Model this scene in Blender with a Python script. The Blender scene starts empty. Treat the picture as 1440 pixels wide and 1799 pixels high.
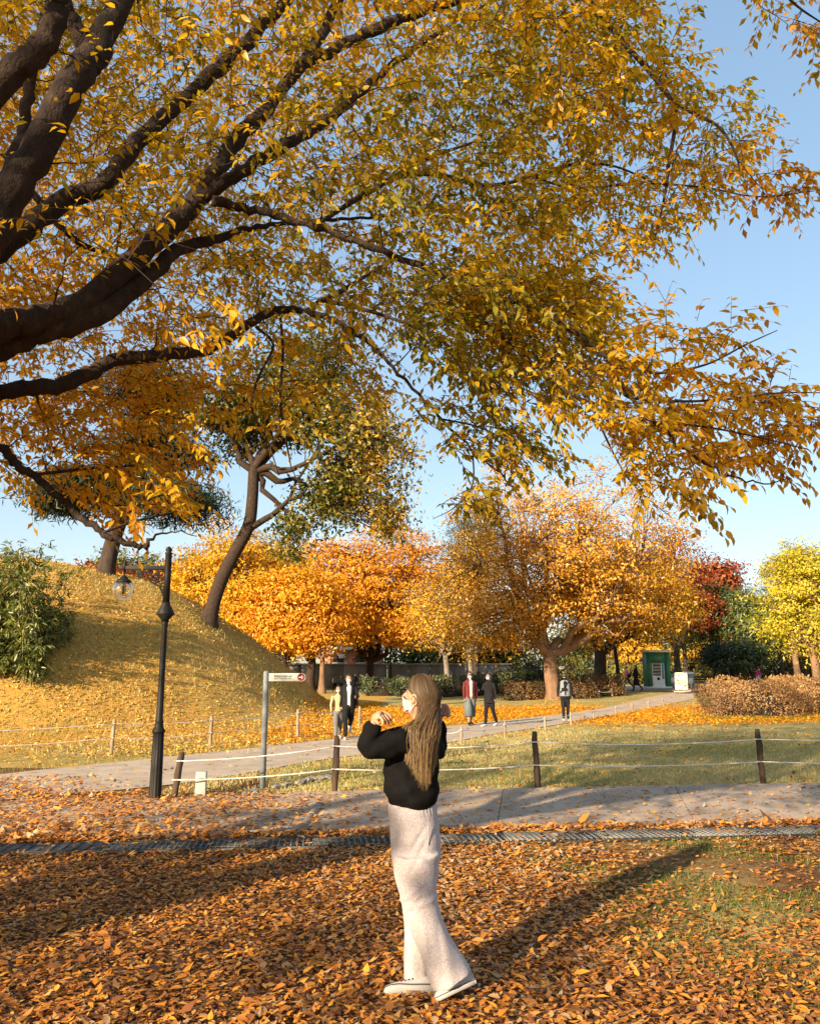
import bpy, bmesh, math
import numpy as np
from mathutils import Vector, Matrix

rng = np.random.default_rng(11)
scene = bpy.context.scene
R = math.radians
CAM_H = 1.72
PITCH = R(11.0)
FPX = 1440.0

# ------------------------------------------------------------------ camera
cam_data = bpy.data.cameras.new('camera')
cam_data.sensor_fit = 'HORIZONTAL'
cam_data.sensor_width = 36.0
cam_data.lens = 36.0
cam_data.clip_start = 0.05
cam_data.clip_end = 2000.0
cam = bpy.data.objects.new('camera', cam_data)
cam.location = (0, 0, CAM_H)
cam.rotation_euler = (R(90) + PITCH, 0, 0)
scene.collection.objects.link(cam)
scene.camera = cam

# ------------------------------------------------------------------ light
SUN_EL = R(19.0)
SUN_HEAD = np.array([0.60, 0.80])            # the way the light travels over the ground
SUN_HEAD = SUN_HEAD / np.linalg.norm(SUN_HEAD)
world = bpy.data.worlds.new('World')
scene.world = world
world.use_nodes = True
wn = world.node_tree.nodes
wl = world.node_tree.links
wn.clear()
sky = wn.new('ShaderNodeTexSky')
sky.sky_type = 'NISHITA'
sky.sun_disc = False
sky.sun_elevation = SUN_EL
# sky sun_rotation: angle from +Y towards +X (clockwise seen from above)
sky.sun_rotation = math.atan2(-SUN_HEAD[0], -SUN_HEAD[1])
sky.altitude = 50
sky.air_density = 1.0
sky.dust_density = 1.5
sky.ozone_density = 1.0
bgn = wn.new('ShaderNodeBackground')
bgn.inputs['Strength'].default_value = 0.15
won = wn.new('ShaderNodeOutputWorld')
# hazy autumn air: the brightness between zenith and horizon is evened out all round
gam = wn.new('ShaderNodeGamma')
gam.inputs['Gamma'].default_value = 0.50
hsv = wn.new('ShaderNodeHueSaturation')
hsv.inputs['Saturation'].default_value = 1.5
wl.new(sky.outputs[0], gam.inputs[0])
wl.new(gam.outputs[0], hsv.inputs['Color'])
wl.new(hsv.outputs[0], bgn.inputs[0])
wl.new(bgn.outputs[0], won.inputs[0])

sun_data = bpy.data.lights.new('sun', 'SUN')
sun_data.energy = 4.3
sun_data.angle = R(0.6)
sun_data.color = (1.0, 0.80, 0.55)
sun = bpy.data.objects.new('sun', sun_data)
ldir = Vector((SUN_HEAD[0] * math.cos(SUN_EL), SUN_HEAD[1] * math.cos(SUN_EL), -math.sin(SUN_EL)))
sun.rotation_euler = ldir.to_track_quat('-Z', 'Y').to_euler()
sun.location = (-20, -28, 20)
scene.collection.objects.link(sun)

scene.view_settings.view_transform = 'Standard'
scene.view_settings.look = 'None'
scene.view_settings.gamma = 1.0
scene.view_settings.use_curve_mapping = False
scene.view_settings.exposure = 1.7
scene.render.engine = 'CYCLES'
scene.cycles.use_denoising = True
scene.cycles.max_bounces = 7
scene.cycles.diffuse_bounces = 4
scene.cycles.glossy_bounces = 3
scene.cycles.transmission_bounces = 6
scene.cycles.transparent_max_bounces = 8
scene.cycles.caustics_reflective = False
scene.cycles.caustics_refractive = False

# ------------------------------------------------------------------ helpers
COL = scene.collection.objects


def ray(px, py):
    dx = (px - 720.0) / FPX
    dy = (899.5 - py) / FPX
    c, s = math.cos(PITCH), math.sin(PITCH)
    return np.array([dx, c - dy * s, s + dy * c])


def P(px, py, Y):
    r = ray(px, py)
    return np.array([0, 0, CAM_H]) + r * (Y / r[1])


def smooth(a, b, x):
    t = np.clip((x - a) / (b - a), 0, 1)
    return t * t * (3 - 2 * t)


def flat(px, py, z=0.0):
    r = ray(px, py)
    return np.array([0, 0, CAM_H]) + r * ((z - CAM_H) / r[2])


DITCH = np.array([flat(*p)[:2] for p in [(372, 1397), (440, 1383), (520, 1368), (600, 1354), (670, 1342), (790, 1321), (885, 1303), (985, 1297), (1190, 1285)]])


def seg_dist(x, y, poly):
    best = np.full(np.shape(x), 1e9)
    tt = np.zeros(np.shape(x))
    for i in range(len(poly) - 1):
        a, b = poly[i], poly[i + 1]
        ab = b - a
        t = np.clip(((x - a[0]) * ab[0] + (y - a[1]) * ab[1]) / (ab @ ab), 0, 1)
        d = np.hypot(x - a[0] - t * ab[0], y - a[1] - t * ab[1])
        m = d < best
        best = np.where(m, d, best)
        tt = np.where(m, (i + t) / (len(poly) - 1), tt)
    return best, tt


def H(x, y):
    x = np.asarray(x, float)
    y = np.asarray(y, float)
    dx = np.maximum(0, x + 15.6) / 12.3
    dy = np.where(y < 35, (35 - y) / 15.0, (y - 35) / 13.0)
    s = 1 - dx * dx - dy * dy
    h = 6.25 * 0.5 * (s + np.sqrt(s * s + 0.012)) - 0.035
    h = np.maximum(0, h)
    hm = smooth(0.05, 0.8, h)
    h = h * (1 + 0.03 * np.sin(x * 0.9 + 1) * np.sin(y * 0.7)) + hm * (0.03 * np.sin(x * 2.3 + 1.3 * np.sin(y * 1.1)) * np.sin(y * 2.0 + x * .6) + 0.012 * np.sin(x * 4.7 + y * 3.1))
    h = h + 0.55 * smooth(33, 56, y) * smooth(1, 9, x)
    h = h + 0.10 * np.exp(-((x - 9) ** 2 / 30 + (y - 19) ** 2 / 8))
    d, t = seg_dist(x, y, DITCH)
    dep = 0.30 * smooth(0, 0.05, t) * (1 - smooth(0.72, 1.0, t))
    h = h - dep * (1 - smooth(0.10, 0.42, d))
    return h


def G(px, py):
    """the point of the terrain seen at a pixel"""
    r = ray(px, py)
    o = np.array([0, 0, CAM_H])
    t = 1.0
    last = t
    while t < 200:
        q = o + r * t
        if q[2] <= float(H(q[0], q[1])):
            break
        last = t
        t += 0.04 + 0.003 * t
    lo, hi = last, t
    for _ in range(24):
        m = 0.5 * (lo + hi)
        q = o + r * m
        if q[2] <= float(H(q[0], q[1])):
            hi = m
        else:
            lo = m
    q = o + r * hi
    return q


def at_ground(px, Y):
    """the ground point at depth Y under picture column px (taken at the horizon)"""
    p = P(px, 1179, Y)
    return np.array([p[0], p[1], float(H(p[0], p[1]))])


def newobj(name, data, parent=None, **props):
    o = bpy.data.objects.new(name, data)
    COL.link(o)
    if parent is not None:
        o.parent = parent
    for k, v in props.items():
        o[k] = v
    return o


def thing(name, label, category, loc=(0, 0, 0), rz=0.0, group=None):
    o = bpy.data.objects.new(name, None)
    o.empty_display_size = 0.2
    COL.link(o)
    o.location = loc
    o.rotation_euler = (0, 0, rz)
    o['label'] = label
    o['category'] = category
    if group:
        o['group'] = group
    return o


def np_mesh(name, V, faces, mat=None, tint=None, smooth_shade=False, mat_idx=None, mats=None):
    """faces: list of int arrays (n,k), each with its own k"""
    me = bpy.data.meshes.new(name)
    V = np.asarray(V, np.float32)
    me.vertices.add(len(V))
    me.vertices.foreach_set('co', V.ravel())
    loops = []
    totals = []
    for f in faces:
        f = np.asarray(f, np.int32)
        if len(f) == 0:
            continue
        loops.append(f.ravel())
        totals.append(np.full(len(f), f.shape[1], np.int32))
    loops = np.concatenate(loops)
    totals = np.concatenate(totals)
    starts = np.zeros(len(totals), np.int32)
    starts[1:] = np.cumsum(totals)[:-1]
    me.loops.add(len(loops))
    me.loops.foreach_set('vertex_index', loops)
    me.polygons.add(len(totals))
    me.polygons.foreach_set('loop_start', starts)
    me.polygons.foreach_set('loop_total', totals)
    if smooth_shade:
        me.polygons.foreach_set('use_smooth', np.ones(len(totals), bool))
    if tint is not None:
        a = me.attributes.new('tint', 'FLOAT', 'POINT')
        a.data.foreach_set('value', np.asarray(tint, np.float32))
    if mats:
        for m in mats:
            me.materials.append(m)
    elif mat is not None:
        me.materials.append(mat)
    if mat_idx is not None:
        me.polygons.foreach_set('material_index', np.asarray(mat_idx, np.int32))
    me.update(calc_edges=True)
    me.validate()
    return me


class MB:
    """collects small shapes into one mesh"""

    def __init__(self):
        self.V = []
        self.F = {}
        self.n = 0
        self.T = []

    def add(self, V, faces, tint=0.5):
        V = np.asarray(V, float).reshape(-1, 3)
        for f in faces:
            f = np.asarray(f, int)
            if f.size == 0:
                continue
            if f.ndim == 1:
                f = f[None]
            self.F.setdefault(f.shape[1], []).append(f + self.n)
        self.V.append(V)
        self.T.append(np.full(len(V), tint))
        self.n += len(V)
        return self

    def box(self, c, size, rz=0.0, taper=1.0, tint=0.5, bev=0.0, M=None):
        sx, sy, sz = np.asarray(size, float) / 2
        if bev <= 0:
            V = np.array([[x, y, z] for z in (-1, 1) for y in (-1, 1) for x in (-1, 1)], float)
            V[V[:, 2] > 0, :2] *= taper
            F = [[0, 2, 3, 1], [4, 5, 7, 6], [0, 1, 5, 4], [2, 6, 7, 3], [0, 4, 6, 2], [1, 3, 7, 5]]
            V = V * [sx, sy, sz]
            fl = [np.array(F)]
        else:
            bm = bmesh.new()
            bmesh.ops.create_cube(bm, size=2)
            for v in bm.verts:
                k = taper if v.co.z > 0 else 1
                v.co = Vector((v.co.x * sx * k, v.co.y * sy * k, v.co.z * sz))
            bmesh.ops.bevel(bm, geom=bm.edges[:], offset=bev, segments=2, affect='EDGES', profile=0.6)
            bm.verts.index_update()
            V = np.array([v.co[:] for v in bm.verts])
            fl = [np.array([[v.index for v in f.verts]]) for f in bm.faces]
            bm.free()
        if M is not None:
            V = V @ np.asarray(M).T
        cz, sn = math.cos(rz), math.sin(rz)
        V = np.stack([V[:, 0] * cz - V[:, 1] * sn, V[:, 0] * sn + V[:, 1] * cz, V[:, 2]], 1) + np.asarray(c, float)
        return self.add(V, fl, tint)

    def tube(self, pts, rad, sides=8, cap=True, tint=0.5, squash=None):
        V, Fq, caps = tube_np(pts, rad, sides, squash)
        self.add(V, [Fq] + (caps if cap else []), tint)
        return self

    def lathe(self, prof, c=(0, 0, 0), sides=16, flute=0, flute_d=0.0):
        prof = np.asarray(prof, float)
        a = np.arange(sides) * 2 * math.pi / sides
        rings = []
        for r, z in prof:
            rr = np.full(sides, r)
            if flute:
                rr = r * (1 - flute_d * (0.5 + 0.5 * np.cos(a * flute)))
            rings.append(np.stack([rr * np.cos(a), rr * np.sin(a), np.full(sides, z)], 1))
        V = np.concatenate(rings) + np.asarray(c, float)
        F = ring_faces(len(prof), sides)
        self.add(V, [F, np.arange(sides)[::-1][None], (np.arange(sides) + sides * (len(prof) - 1))[None]])
        return self

    def build(self, name, mat, parent=None, smooth_shade=False, **props):
        V = np.concatenate(self.V)
        F = [np.concatenate(v) for v in self.F.values()]
        me = np_mesh(name, V, F, mat, tint=np.concatenate(self.T), smooth_shade=smooth_shade)
        return newobj(name, me, parent, **props)


def ring_faces(n, s, wrap=True):
    i = np.arange(n - 1)[:, None] * s
    j = np.arange(s)[None]
    k = (j + 1) % s
    F = np.stack([i + j, i + k, i + s + k, i + s + j], -1).reshape(-1, 4)
    return F


def tube_np(pts, rad, sides=8, squash=None):
    pts = np.asarray(pts, float)
    n = len(pts)
    rad = np.broadcast_to(np.asarray(rad, float), (n,))
    T = np.gradient(pts, axis=0)
    T /= np.linalg.norm(T, axis=1)[:, None] + 1e-12
    ref = np.array([0, 0, 1.0])
    if abs(T[0] @ ref) > 0.9 or abs(T[n // 2] @ ref) > 0.9:
        ref = np.array([1.0, 0.13, 0])
    U = np.cross(T, ref)
    U /= np.linalg.norm(U, axis=1)[:, None] + 1e-12
    W = np.cross(T, U)
    a = np.arange(sides) * 2 * math.pi / sides
    ca, sa = np.cos(a), np.sin(a)
    if squash is not None:
        sa = sa * squash
    V = pts[:, None] + rad[:, None, None] * (U[:, None] * ca[None, :, None] + W[:, None] * sa[None, :, None])
    V = V.reshape(-1, 3)
    return V, ring_faces(n, sides), [np.arange(sides)[::-1][None], (np.arange(sides) + sides * (n - 1))[None]]


def catmull(pts, k=6):
    pts = np.asarray(pts, float)
    if len(pts) < 3:
        t = np.linspace(0, 1, k + 1)[:, None]
        return pts[0] * (1 - t) + pts[1] * t
    q = np.vstack([2 * pts[0] - pts[1], pts, 2 * pts[-1] - pts[-2]])
    out = []
    for i in range(1, len(q) - 2):
        for t in np.arange(k) / k:
            a, b, c, d = q[i - 1], q[i], q[i + 1], q[i + 2]
            out.append(0.5 * (2 * b + (c - a) * t + (2 * a - 5 * b + 4 * c - d) * t * t + (3 * b - 3 * c + d - a) * t ** 3))
    out.append(q[-2])
    return np.array(out)


def unit(v):
    return v / (np.linalg.norm(v, axis=-1, keepdims=True) + 1e-12)


# leaf templates: (x across, y along, z up)
LEAF7_V = np.array([[0, 0, 0], [-.20, .26, .05], [-.19, .58, .045], [0, 1, -.10], [.19, .58, .045], [.20, .26, .05], [0, .42, 0]])
LEAF7_F = ([[0, 6, 2, 1], [0, 5, 4, 6]], [[6, 3, 2], [6, 4, 3]])
LEAF4_V = np.array([[0, 0, 0], [-.24, .45, .06], [0, 1, -.06], [.24, .45, .06]])
LEAF4_F = ([[0, 3, 2, 1]], [])
BLADE_V = np.array([[-.04, 0, 0], [.04, 0, 0], [0.0, 1, 0.12]])
BLADE_F = ([], [[0, 1, 2]])
NEEDLE_V = np.array([[0, 0, 0], [-.05, .5, 0], [0, 1, -.03], [.05, .5, 0]])
NEEDLE_F = ([[0, 3, 2, 1]], [])


def leaf_mesh(name, pos, axis, nrm, length, tint, mat, tmpl=(LEAF7_V, LEAF7_F), width=1.0, curl=None):
    tv, (tq, tt) = tmpl
    n = len(pos)
    y = unit(axis)
    x = unit(np.cross(y, nrm))
    z = np.cross(x, y)
    L = np.broadcast_to(np.asarray(length, float), (n,))[:, None, None]
    w = np.broadcast_to(np.asarray(width, float), (n,))[:, None, None]
    tz = np.broadcast_to(tv[None, :, 2], (n, len(tv)))[:, :, None]
    if curl is not None:
        tz = tz + (np.asarray(curl)[:, None] * (tv[None, :, 1] ** 2))[:, :, None]
    V = pos[:, None] + L * (w * tv[None, :, 0:1] * x[:, None] + tv[None, :, 1:2] * y[:, None] + tz * z[:, None])
    k = len(tv)
    off = (np.arange(n) * k)[:, None, None]
    faces = []
    if len(tq):
        faces.append((np.array(tq)[None] + off).reshape(-1, 4))
    if len(tt):
        faces.append((np.array(tt)[None] + off).reshape(-1, 3))
    return np_mesh(name, V.reshape(-1, 3), faces, mat, tint=np.repeat(tint, k))


def rand_unit(n):
    v = rng.normal(size=(n, 3))
    return unit(v)


def in_poly(x, y, poly):
    poly = np.asarray(poly, float)
    inside = np.zeros(np.shape(x), bool)
    j = len(poly) - 1
    for i in range(len(poly)):
        xi, yi = poly[i]
        xj, yj = poly[j]
        c = ((yi > y) != (yj > y)) & (x < (xj - xi) * (y - yi) / (yj - yi + 1e-12) + xi)
        inside ^= c
        j = i
    return inside


def to_px(p):
    p = np.asarray(p, float)
    q = p - np.array([0, 0, CAM_H])
    c, s = math.cos(PITCH), math.sin(PITCH)
    d = q[..., 1] * c + q[..., 2] * s
    u = -q[..., 1] * s + q[..., 2] * c
    return 720 + FPX * q[..., 0] / d, 899.5 - FPX * u / d, d


def vnoise(x, y, seed=0):
    """cheap smooth 2-d noise, about -1..1"""
    r = np.random.default_rng(seed)
    out = 0
    for k in range(7):
        a = r.uniform(0, 2 * math.pi)
        f = r.uniform(0.6, 1.9)
        ph = r.uniform(0, 6.28)
        out = out + np.sin((x * math.cos(a) + y * math.sin(a)) * f + ph)
    return out / 3.2


# ------------------------------------------------------------------ materials
def mat_new(name):
    m = bpy.data.materials.new(name)
    m.use_nodes = True
    nt = m.node_tree
    nt.nodes.clear()
    out = nt.nodes.new('ShaderNodeOutputMaterial')
    return m, nt, out


def ramp(nt, stops, src=None):
    r = nt.nodes.new('ShaderNodeValToRGB')
    el = r.color_ramp.elements
    while len(el) < len(stops):
        el.new(0.5)
    for e, (p, c) in zip(el, stops):
        e.position = p
        e.color = (c[0], c[1], c[2], 1)
    if src is not None:
        nt.links.new(src, r.inputs[0])
    return r


def noise(nt, scale, detail=4, rough=0.6, vec=None, dist=0.0):
    n = nt.nodes.new('ShaderNodeTexNoise')
    n.inputs['Scale'].default_value = scale
    n.inputs['Detail'].default_value = detail
    n.inputs['Roughness'].default_value = rough
    n.inputs['Distortion'].default_value = dist
    if vec is not None:
        nt.links.new(vec, n.inputs['Vector'])
    return n


def objcoord(nt, scale=(1, 1, 1)):
    t = nt.nodes.new('ShaderNodeTexCoord')
    mp = nt.nodes.new('ShaderNodeMapping')
    mp.inputs['Scale'].default_value = scale
    nt.links.new(t.outputs['Object'], mp.inputs['Vector'])
    return mp.outputs[0]


def mixc(nt, fac, a, b, mode='MIX'):
    m = nt.nodes.new('ShaderNodeMix')
    m.data_type = 'RGBA'
    m.blend_type = mode
    for sock, val in ((m.inputs[0], fac), (m.inputs[6], a), (m.inputs[7], b)):
        if isinstance(val, (int, float)):
            sock.default_value = val
        elif isinstance(val, tuple):
            sock.default_value = (*val[:3], 1)
        else:
            nt.links.new(val, sock)
    return m.outputs[2]


def surf(name, stops, scale=6.0, rough=0.8, bump=0.3, bscale=None, stretch=(1, 1, 1), metal=0.0, detail=5, bdist=0.01, spec=0.3):
    """a plain procedural surface: noise through a ramp, fine bump"""
    m, nt, out = mat_new(name)
    vec = objcoord(nt, stretch)
    n = noise(nt, scale, detail, 0.62, vec)
    r = ramp(nt, stops, n.outputs[0])
    b = nt.nodes.new('ShaderNodeBsdfPrincipled')
    b.inputs['Roughness'].default_value = rough
    b.inputs['Metallic'].default_value = metal
    b.inputs['Specular IOR Level'].default_value = spec
    nt.links.new(r.outputs[0], b.inputs['Base Color'])
    if bump:
        n2 = noise(nt, bscale or scale * 4, 4, 0.6, vec)
        bp = nt.nodes.new('ShaderNodeBump')
        bp.inputs['Strength'].default_value = bump
        bp.inputs['Distance'].default_value = bdist
        nt.links.new(n2.outputs[0], bp.inputs['Height'])
        nt.links.new(bp.outputs[0], b.inputs['Normal'])
    nt.links.new(b.outputs[0], out.inputs[0])
    return m


def flatc(name, c, rough=0.6, metal=0.0, var=0.12, scale=14.0, bump=0.1, spec=0.3):
    lo = tuple(max(0, x * (1 - var)) for x in c)
    hi = tuple(min(1, x * (1 + var)) for x in c)
    return surf(name, [(0.3, lo), (0.7, hi)], scale, rough, bump, metal=metal, spec=spec)


def leafmat(name, stops, transl=0.45, gloss=0.05, rough=0.45, val_noise=0.0):
    m, nt, out = mat_new(name)
    a = nt.nodes.new('ShaderNodeAttribute')
    a.attribute_name = 'tint'
    r = ramp(nt, stops, a.outputs['Fac'])
    col = r.outputs[0]
    d = nt.nodes.new('ShaderNodeBsdfDiffuse')
    t = nt.nodes.new('ShaderNodeBsdfTranslucent')
    nt.links.new(col, d.inputs[0])
    tc = mixc(nt, 1.0, col, (1.0, 0.93, 0.75), 'MULTIPLY')
    nt.links.new(tc, t.inputs[0])
    mx = nt.nodes.new('ShaderNodeMixShader')
    mx.inputs[0].default_value = transl
    nt.links.new(d.outputs[0], mx.inputs[1])
    nt.links.new(t.outputs[0], mx.inputs[2])
    g = nt.nodes.new('ShaderNodeBsdfGlossy')
    g.inputs['Roughness'].default_value = rough
    g.inputs['Color'].default_value = (1, 1, 1, 1)
    mx2 = nt.nodes.new('ShaderNodeMixShader')
    mx2.inputs[0].default_value = gloss
    nt.links.new(mx.outputs[0], mx2.inputs[1])
    nt.links.new(g.outputs[0], mx2.inputs[2])
    nt.links.new(mx2.outputs[0], out.inputs[0])
    return m
# ------------------------------------------------------------------ palettes
M = {}
M['bark'] = surf('bark', [(0.25, (0.014, 0.009, 0.006)), (0.6, (0.050, 0.031, 0.020)), (0.85, (0.115, 0.077, 0.050))], 16, 0.9, 0.9, 55, (1, 1, 0.6), bdist=0.03)
M['bark_dark'] = surf('bark_dark', [(0.3, (0.022, 0.016, 0.012)), (0.75, (0.065, 0.045, 0.033))], 7, 0.9, 0.5, 24, (1, 1, 0.4), bdist=0.02)
M['bark_warm'] = surf('bark_warm', [(0.25, (0.10, 0.058, 0.032)), (0.6, (0.22, 0.13, 0.075)), (0.85, (0.34, 0.22, 0.14))], 2.5, 0.9, 0.5, 10, (1, 1, 0.4), bdist=0.05)
M['bark_grey'] = surf('bark_grey', [(0.25, (0.08, 0.065, 0.05)), (0.6, (0.20, 0.165, 0.13)), (0.85, (0.32, 0.27, 0.22))], 3, 0.9, 0.4, 12, (1, 1, 0.4), bdist=0.04)
M['canopy'] = leafmat('canopy_leaf', [(0.0, (0.12, 0.15, 0.012)), (0.2, (0.32, 0.28, 0.014)), (0.42, (0.66, 0.42, 0.014)), (0.7, (0.80, 0.43, 0.012)), (0.9, (0.58, 0.24, 0.015)), (1.0, (0.28, 0.11, 0.022))], 0.58, 0.03)
M['litter'] = leafmat('litter_leaf', [(0.0, (0.07, 0.032, 0.014)), (0.2, (0.23, 0.085, 0.024)), (0.42, (0.46, 0.165, 0.024)), (0.6, (0.64, 0.245, 0.026)), (0.78, (0.76, 0.345, 0.032)), (0.9, (0.44, 0.26, 0.11)), (1.0, (0.52, 0.36, 0.21))], 0.15, 0.05)
M['orange'] = leafmat('orange_leaf', [(0.0, (0.28, 0.10, 0.010)), (0.35, (0.60, 0.235, 0.011)), (0.7, (0.72, 0.32, 0.014)), (1.0, (0.72, 0.40, 0.018))], 0.35, 0.02)
M['gold'] = leafmat('gold_leaf', [(0.0, (0.20, 0.16, 0.02)), (0.3, (0.46, 0.23, 0.016)), (0.7, (0.68, 0.32, 0.022)), (1.0, (0.72, 0.42, 0.06))], 0.35, 0.03)
M['amber'] = leafmat('amber_leaf', [(0.0, (0.28, 0.19, 0.02)), (0.4, (0.55, 0.29, 0.015)), (1.0, (0.72, 0.42, 0.02))], 0.35, 0.02)
M['hillleaf'] = leafmat('hill_leaf', [(0.0, (0.22, 0.11, 0.03)), (0.35, (0.52, 0.27, 0.04)), (0.7, (0.72, 0.42, 0.06)), (1.0, (0.76, 0.55, 0.20))], 0.2, 0.03)
M['ginkgo'] = leafmat('ginkgo_leaf', [(0.0, (0.22, 0.25, 0.03)), (0.4, (0.46, 0.38, 0.025)), (1.0, (0.64, 0.50, 0.035))], 0.35, 0.02)
M['red'] = leafmat('red_leaf', [(0.0, (0.10, 0.018, 0.012)), (0.5, (0.28, 0.060, 0.020)), (1.0, (0.48, 0.16, 0.035))], 0.35, 0.02)
M['oak'] = leafmat('oak_leaf', [(0.0, (0.03, 0.048, 0.010)), (0.4, (0.095, 0.105, 0.015)), (0.75, (0.25, 0.20, 0.022)), (1.0, (0.56, 0.30, 0.03))], 0.35, 0.03)
M['pine'] = leafmat('pine_needle', [(0.0, (0.03, 0.052, 0.018)), (0.5, (0.10, 0.135, 0.04)), (1.0, (0.22, 0.22, 0.06))], 0.2, 0.03)
M['pine_dark'] = leafmat('pine_dark_needle', [(0.0, (0.012, 0.022, 0.011)), (1.0, (0.05, 0.075, 0.03))], 0.15, 0.02)
M['olive'] = leafmat('olive_leaf', [(0.0, (0.05, 0.06, 0.02)), (0.5, (0.16, 0.15, 0.03)), (1.0, (0.34, 0.27, 0.04))], 0.3, 0.02)
M['bamboo'] = leafmat('bamboo_leaf', [(0.0, (0.026, 0.045, 0.009)), (0.5, (0.12, 0.155, 0.022)), (0.85, (0.32, 0.31, 0.06)), (1.0, (0.50, 0.42, 0.16))], 0.35, 0.05)
M['cane'] = flatc('bamboo_cane', (0.34, 0.29, 0.13), 0.5)
M['hedge'] = leafmat('hedge_leaf', [(0.0, (0.015, 0.028, 0.010)), (0.6, (0.055, 0.075, 0.022)), (1.0, (0.13, 0.12, 0.035))], 0.25, 0.03)
M['brush'] = leafmat('brush_leaf', [(0.0, (0.09, 0.045, 0.022)), (0.5, (0.30, 0.165, 0.06)), (1.0, (0.52, 0.31, 0.12))], 0.25, 0.02)
M['brush_dark'] = leafmat('brush_dark_leaf', [(0.0, (0.03, 0.022, 0.012)), (0.5, (0.11, 0.07, 0.028)), (1.0, (0.28, 0.14, 0.04))], 0.25, 0.02)
M['grass'] = leafmat('grass_blade', [(0.0, (0.05, 0.095, 0.014)), (0.35, (0.16, 0.18, 0.03)), (0.7, (0.38, 0.33, 0.11)), (1.0, (0.55, 0.45, 0.20))], 0.3, 0.02)
M['concrete'] = surf('path_concrete', [(0.3, (0.26, 0.195, 0.14)), (0.55, (0.38, 0.295, 0.215)), (0.8, (0.48, 0.38, 0.285))], 1.3, 0.9, 0.35, 90, bdist=0.006, detail=10)
M['gravel'] = surf('gravel_path', [(0.3, (0.30, 0.235, 0.17)), (0.7, (0.46, 0.375, 0.285))], 2.0, 0.95, 0.5, 60, bdist=0.01, detail=12)
M['iron'] = flatc('dark_iron', (0.008, 0.0065, 0.006), 0.6, 0.0, 0.35, 20, 0.15, 0.25)
M['galv'] = flatc('galvanised_steel', (0.18, 0.18, 0.17), 0.7, 0.0, 0.3, 18, 0.1)
M['black'] = flatc('void_shade', (0.008, 0.008, 0.008), 0.9)  # flat black standing in for the dark inside openings
M['plate'] = flatc('cover_plate', (0.055, 0.055, 0.053), 0.6, 0.3, 0.3, 8)
M['post'] = surf('fence_timber', [(0.3, (0.022, 0.014, 0.009)), (0.7, (0.085, 0.055, 0.036))], 12, 0.9, 0.6, 40, (1, 1, 0.12), bdist=0.01)
M['post_pale'] = surf('weathered_timber', [(0.3, (0.16, 0.115, 0.075)), (0.7, (0.34, 0.26, 0.18))], 12, 0.9, 0.6, 40, (1, 1, 0.12), bdist=0.01)
M['rope'] = surf('rope', [(0.3, (0.52, 0.49, 0.44)), (0.7, (0.78, 0.75, 0.69))], 60, 0.9, 0.5, 160)
M['kerb'] = surf('kerb_stone', [(0.3, (0.20, 0.165, 0.13)), (0.7, (0.33, 0.27, 0.21))], 5, 0.9, 0.4, 60)
M['stone'] = surf('rough_stone', [(0.3, (0.13, 0.12, 0.105)), (0.7, (0.32, 0.29, 0.25))], 6, 0.9, 0.6, 30, bdist=0.02)


def ground_material():
    m, nt, out = mat_new('leafy_ground')
    zone = nt.nodes.new('ShaderNodeAttribute')
    zone.attribute_name = 'tint'                    # 0 bare soil, 0.5 lawn, 1 leaf carpet (what grows or lies there)
    vec = objcoord(nt)
    n1 = noise(nt, 0.55, 6, 0.65, vec)
    n2 = noise(nt, 7.0, 8, 0.7, vec)
    n3 = noise(nt, 38.0, 3, 0.6, vec)
    soil = ramp(nt, [(0.3, (0.06, 0.034, 0.018)), (0.55, (0.18, 0.09, 0.035)), (0.75, (0.34, 0.17, 0.06))], n2.outputs[0])
    lawn = ramp(nt, [(0.32, (0.19, 0.175, 0.055)), (0.5, (0.36, 0.29, 0.105)), (0.68, (0.50, 0.385, 0.165))], mixc(nt, 0.5, n1.outputs[0], n2.outputs[0]))
    leaf = ramp(nt, [(0.3, (0.24, 0.135, 0.04)), (0.5, (0.50, 0.28, 0.06)), (0.7, (0.68, 0.40, 0.09))], mixc(nt, 0.55, n2.outputs[0], n3.outputs[0]))
    f1 = nt.nodes.new('ShaderNodeMapRange')
    f1.inputs[1].default_value = 0.1
    f1.inputs[2].default_value = 0.45
    nt.links.new(zone.outputs['Fac'], f1.inputs[0])
    f2 = nt.nodes.new('ShaderNodeMapRange')
    f2.inputs[1].default_value = 0.55
    f2.inputs[2].default_value = 0.95
    nt.links.new(zone.outputs['Fac'], f2.inputs[0])
    c = mixc(nt, f1.outputs[0], soil.outputs[0], lawn.outputs[0])
    c = mixc(nt, f2.outputs[0], c, leaf.outputs[0])
    b = nt.nodes.new('ShaderNodeBsdfPrincipled')
    b.inputs['Roughness'].default_value = 0.95
    b.inputs['Specular IOR Level'].default_value = 0.1
    nt.links.new(c, b.inputs['Base Color'])
    bp = nt.nodes.new('ShaderNodeBump')
    bp.inputs['Strength'].default_value = 0.8
    bp.inputs['Distance'].default_value = 0.05
    nt.links.new(n3.outputs[0], bp.inputs['Height'])
    nt.links.new(bp.outputs[0], b.inputs['Normal'])
    nt.links.new(b.outputs[0], out.inputs[0])
    return m


M['ground'] = ground_material()

# ------------------------------------------------------------------ where things lie on the ground
DRAIN_A, DRAIN_B = flat(0, 1497)[:2], flat(1440, 1463.5)[:2]
drain_u = unit(DRAIN_B - DRAIN_A)
drain_v = np.array([-drain_u[1], drain_u[0]])          # away from the camera
DRAIN_A = DRAIN_A - drain_u * 3.0
DRAIN_LEN = 15.0


def drain_off(x, y):
    return (x - DRAIN_A[0]) * drain_v[0] + (y - DRAIN_A[1]) * drain_v[1]


def drain_along(x, y):
    return (x - DRAIN_A[0]) * drain_u[0] + (y - DRAIN_A[1]) * drain_u[1]


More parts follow.
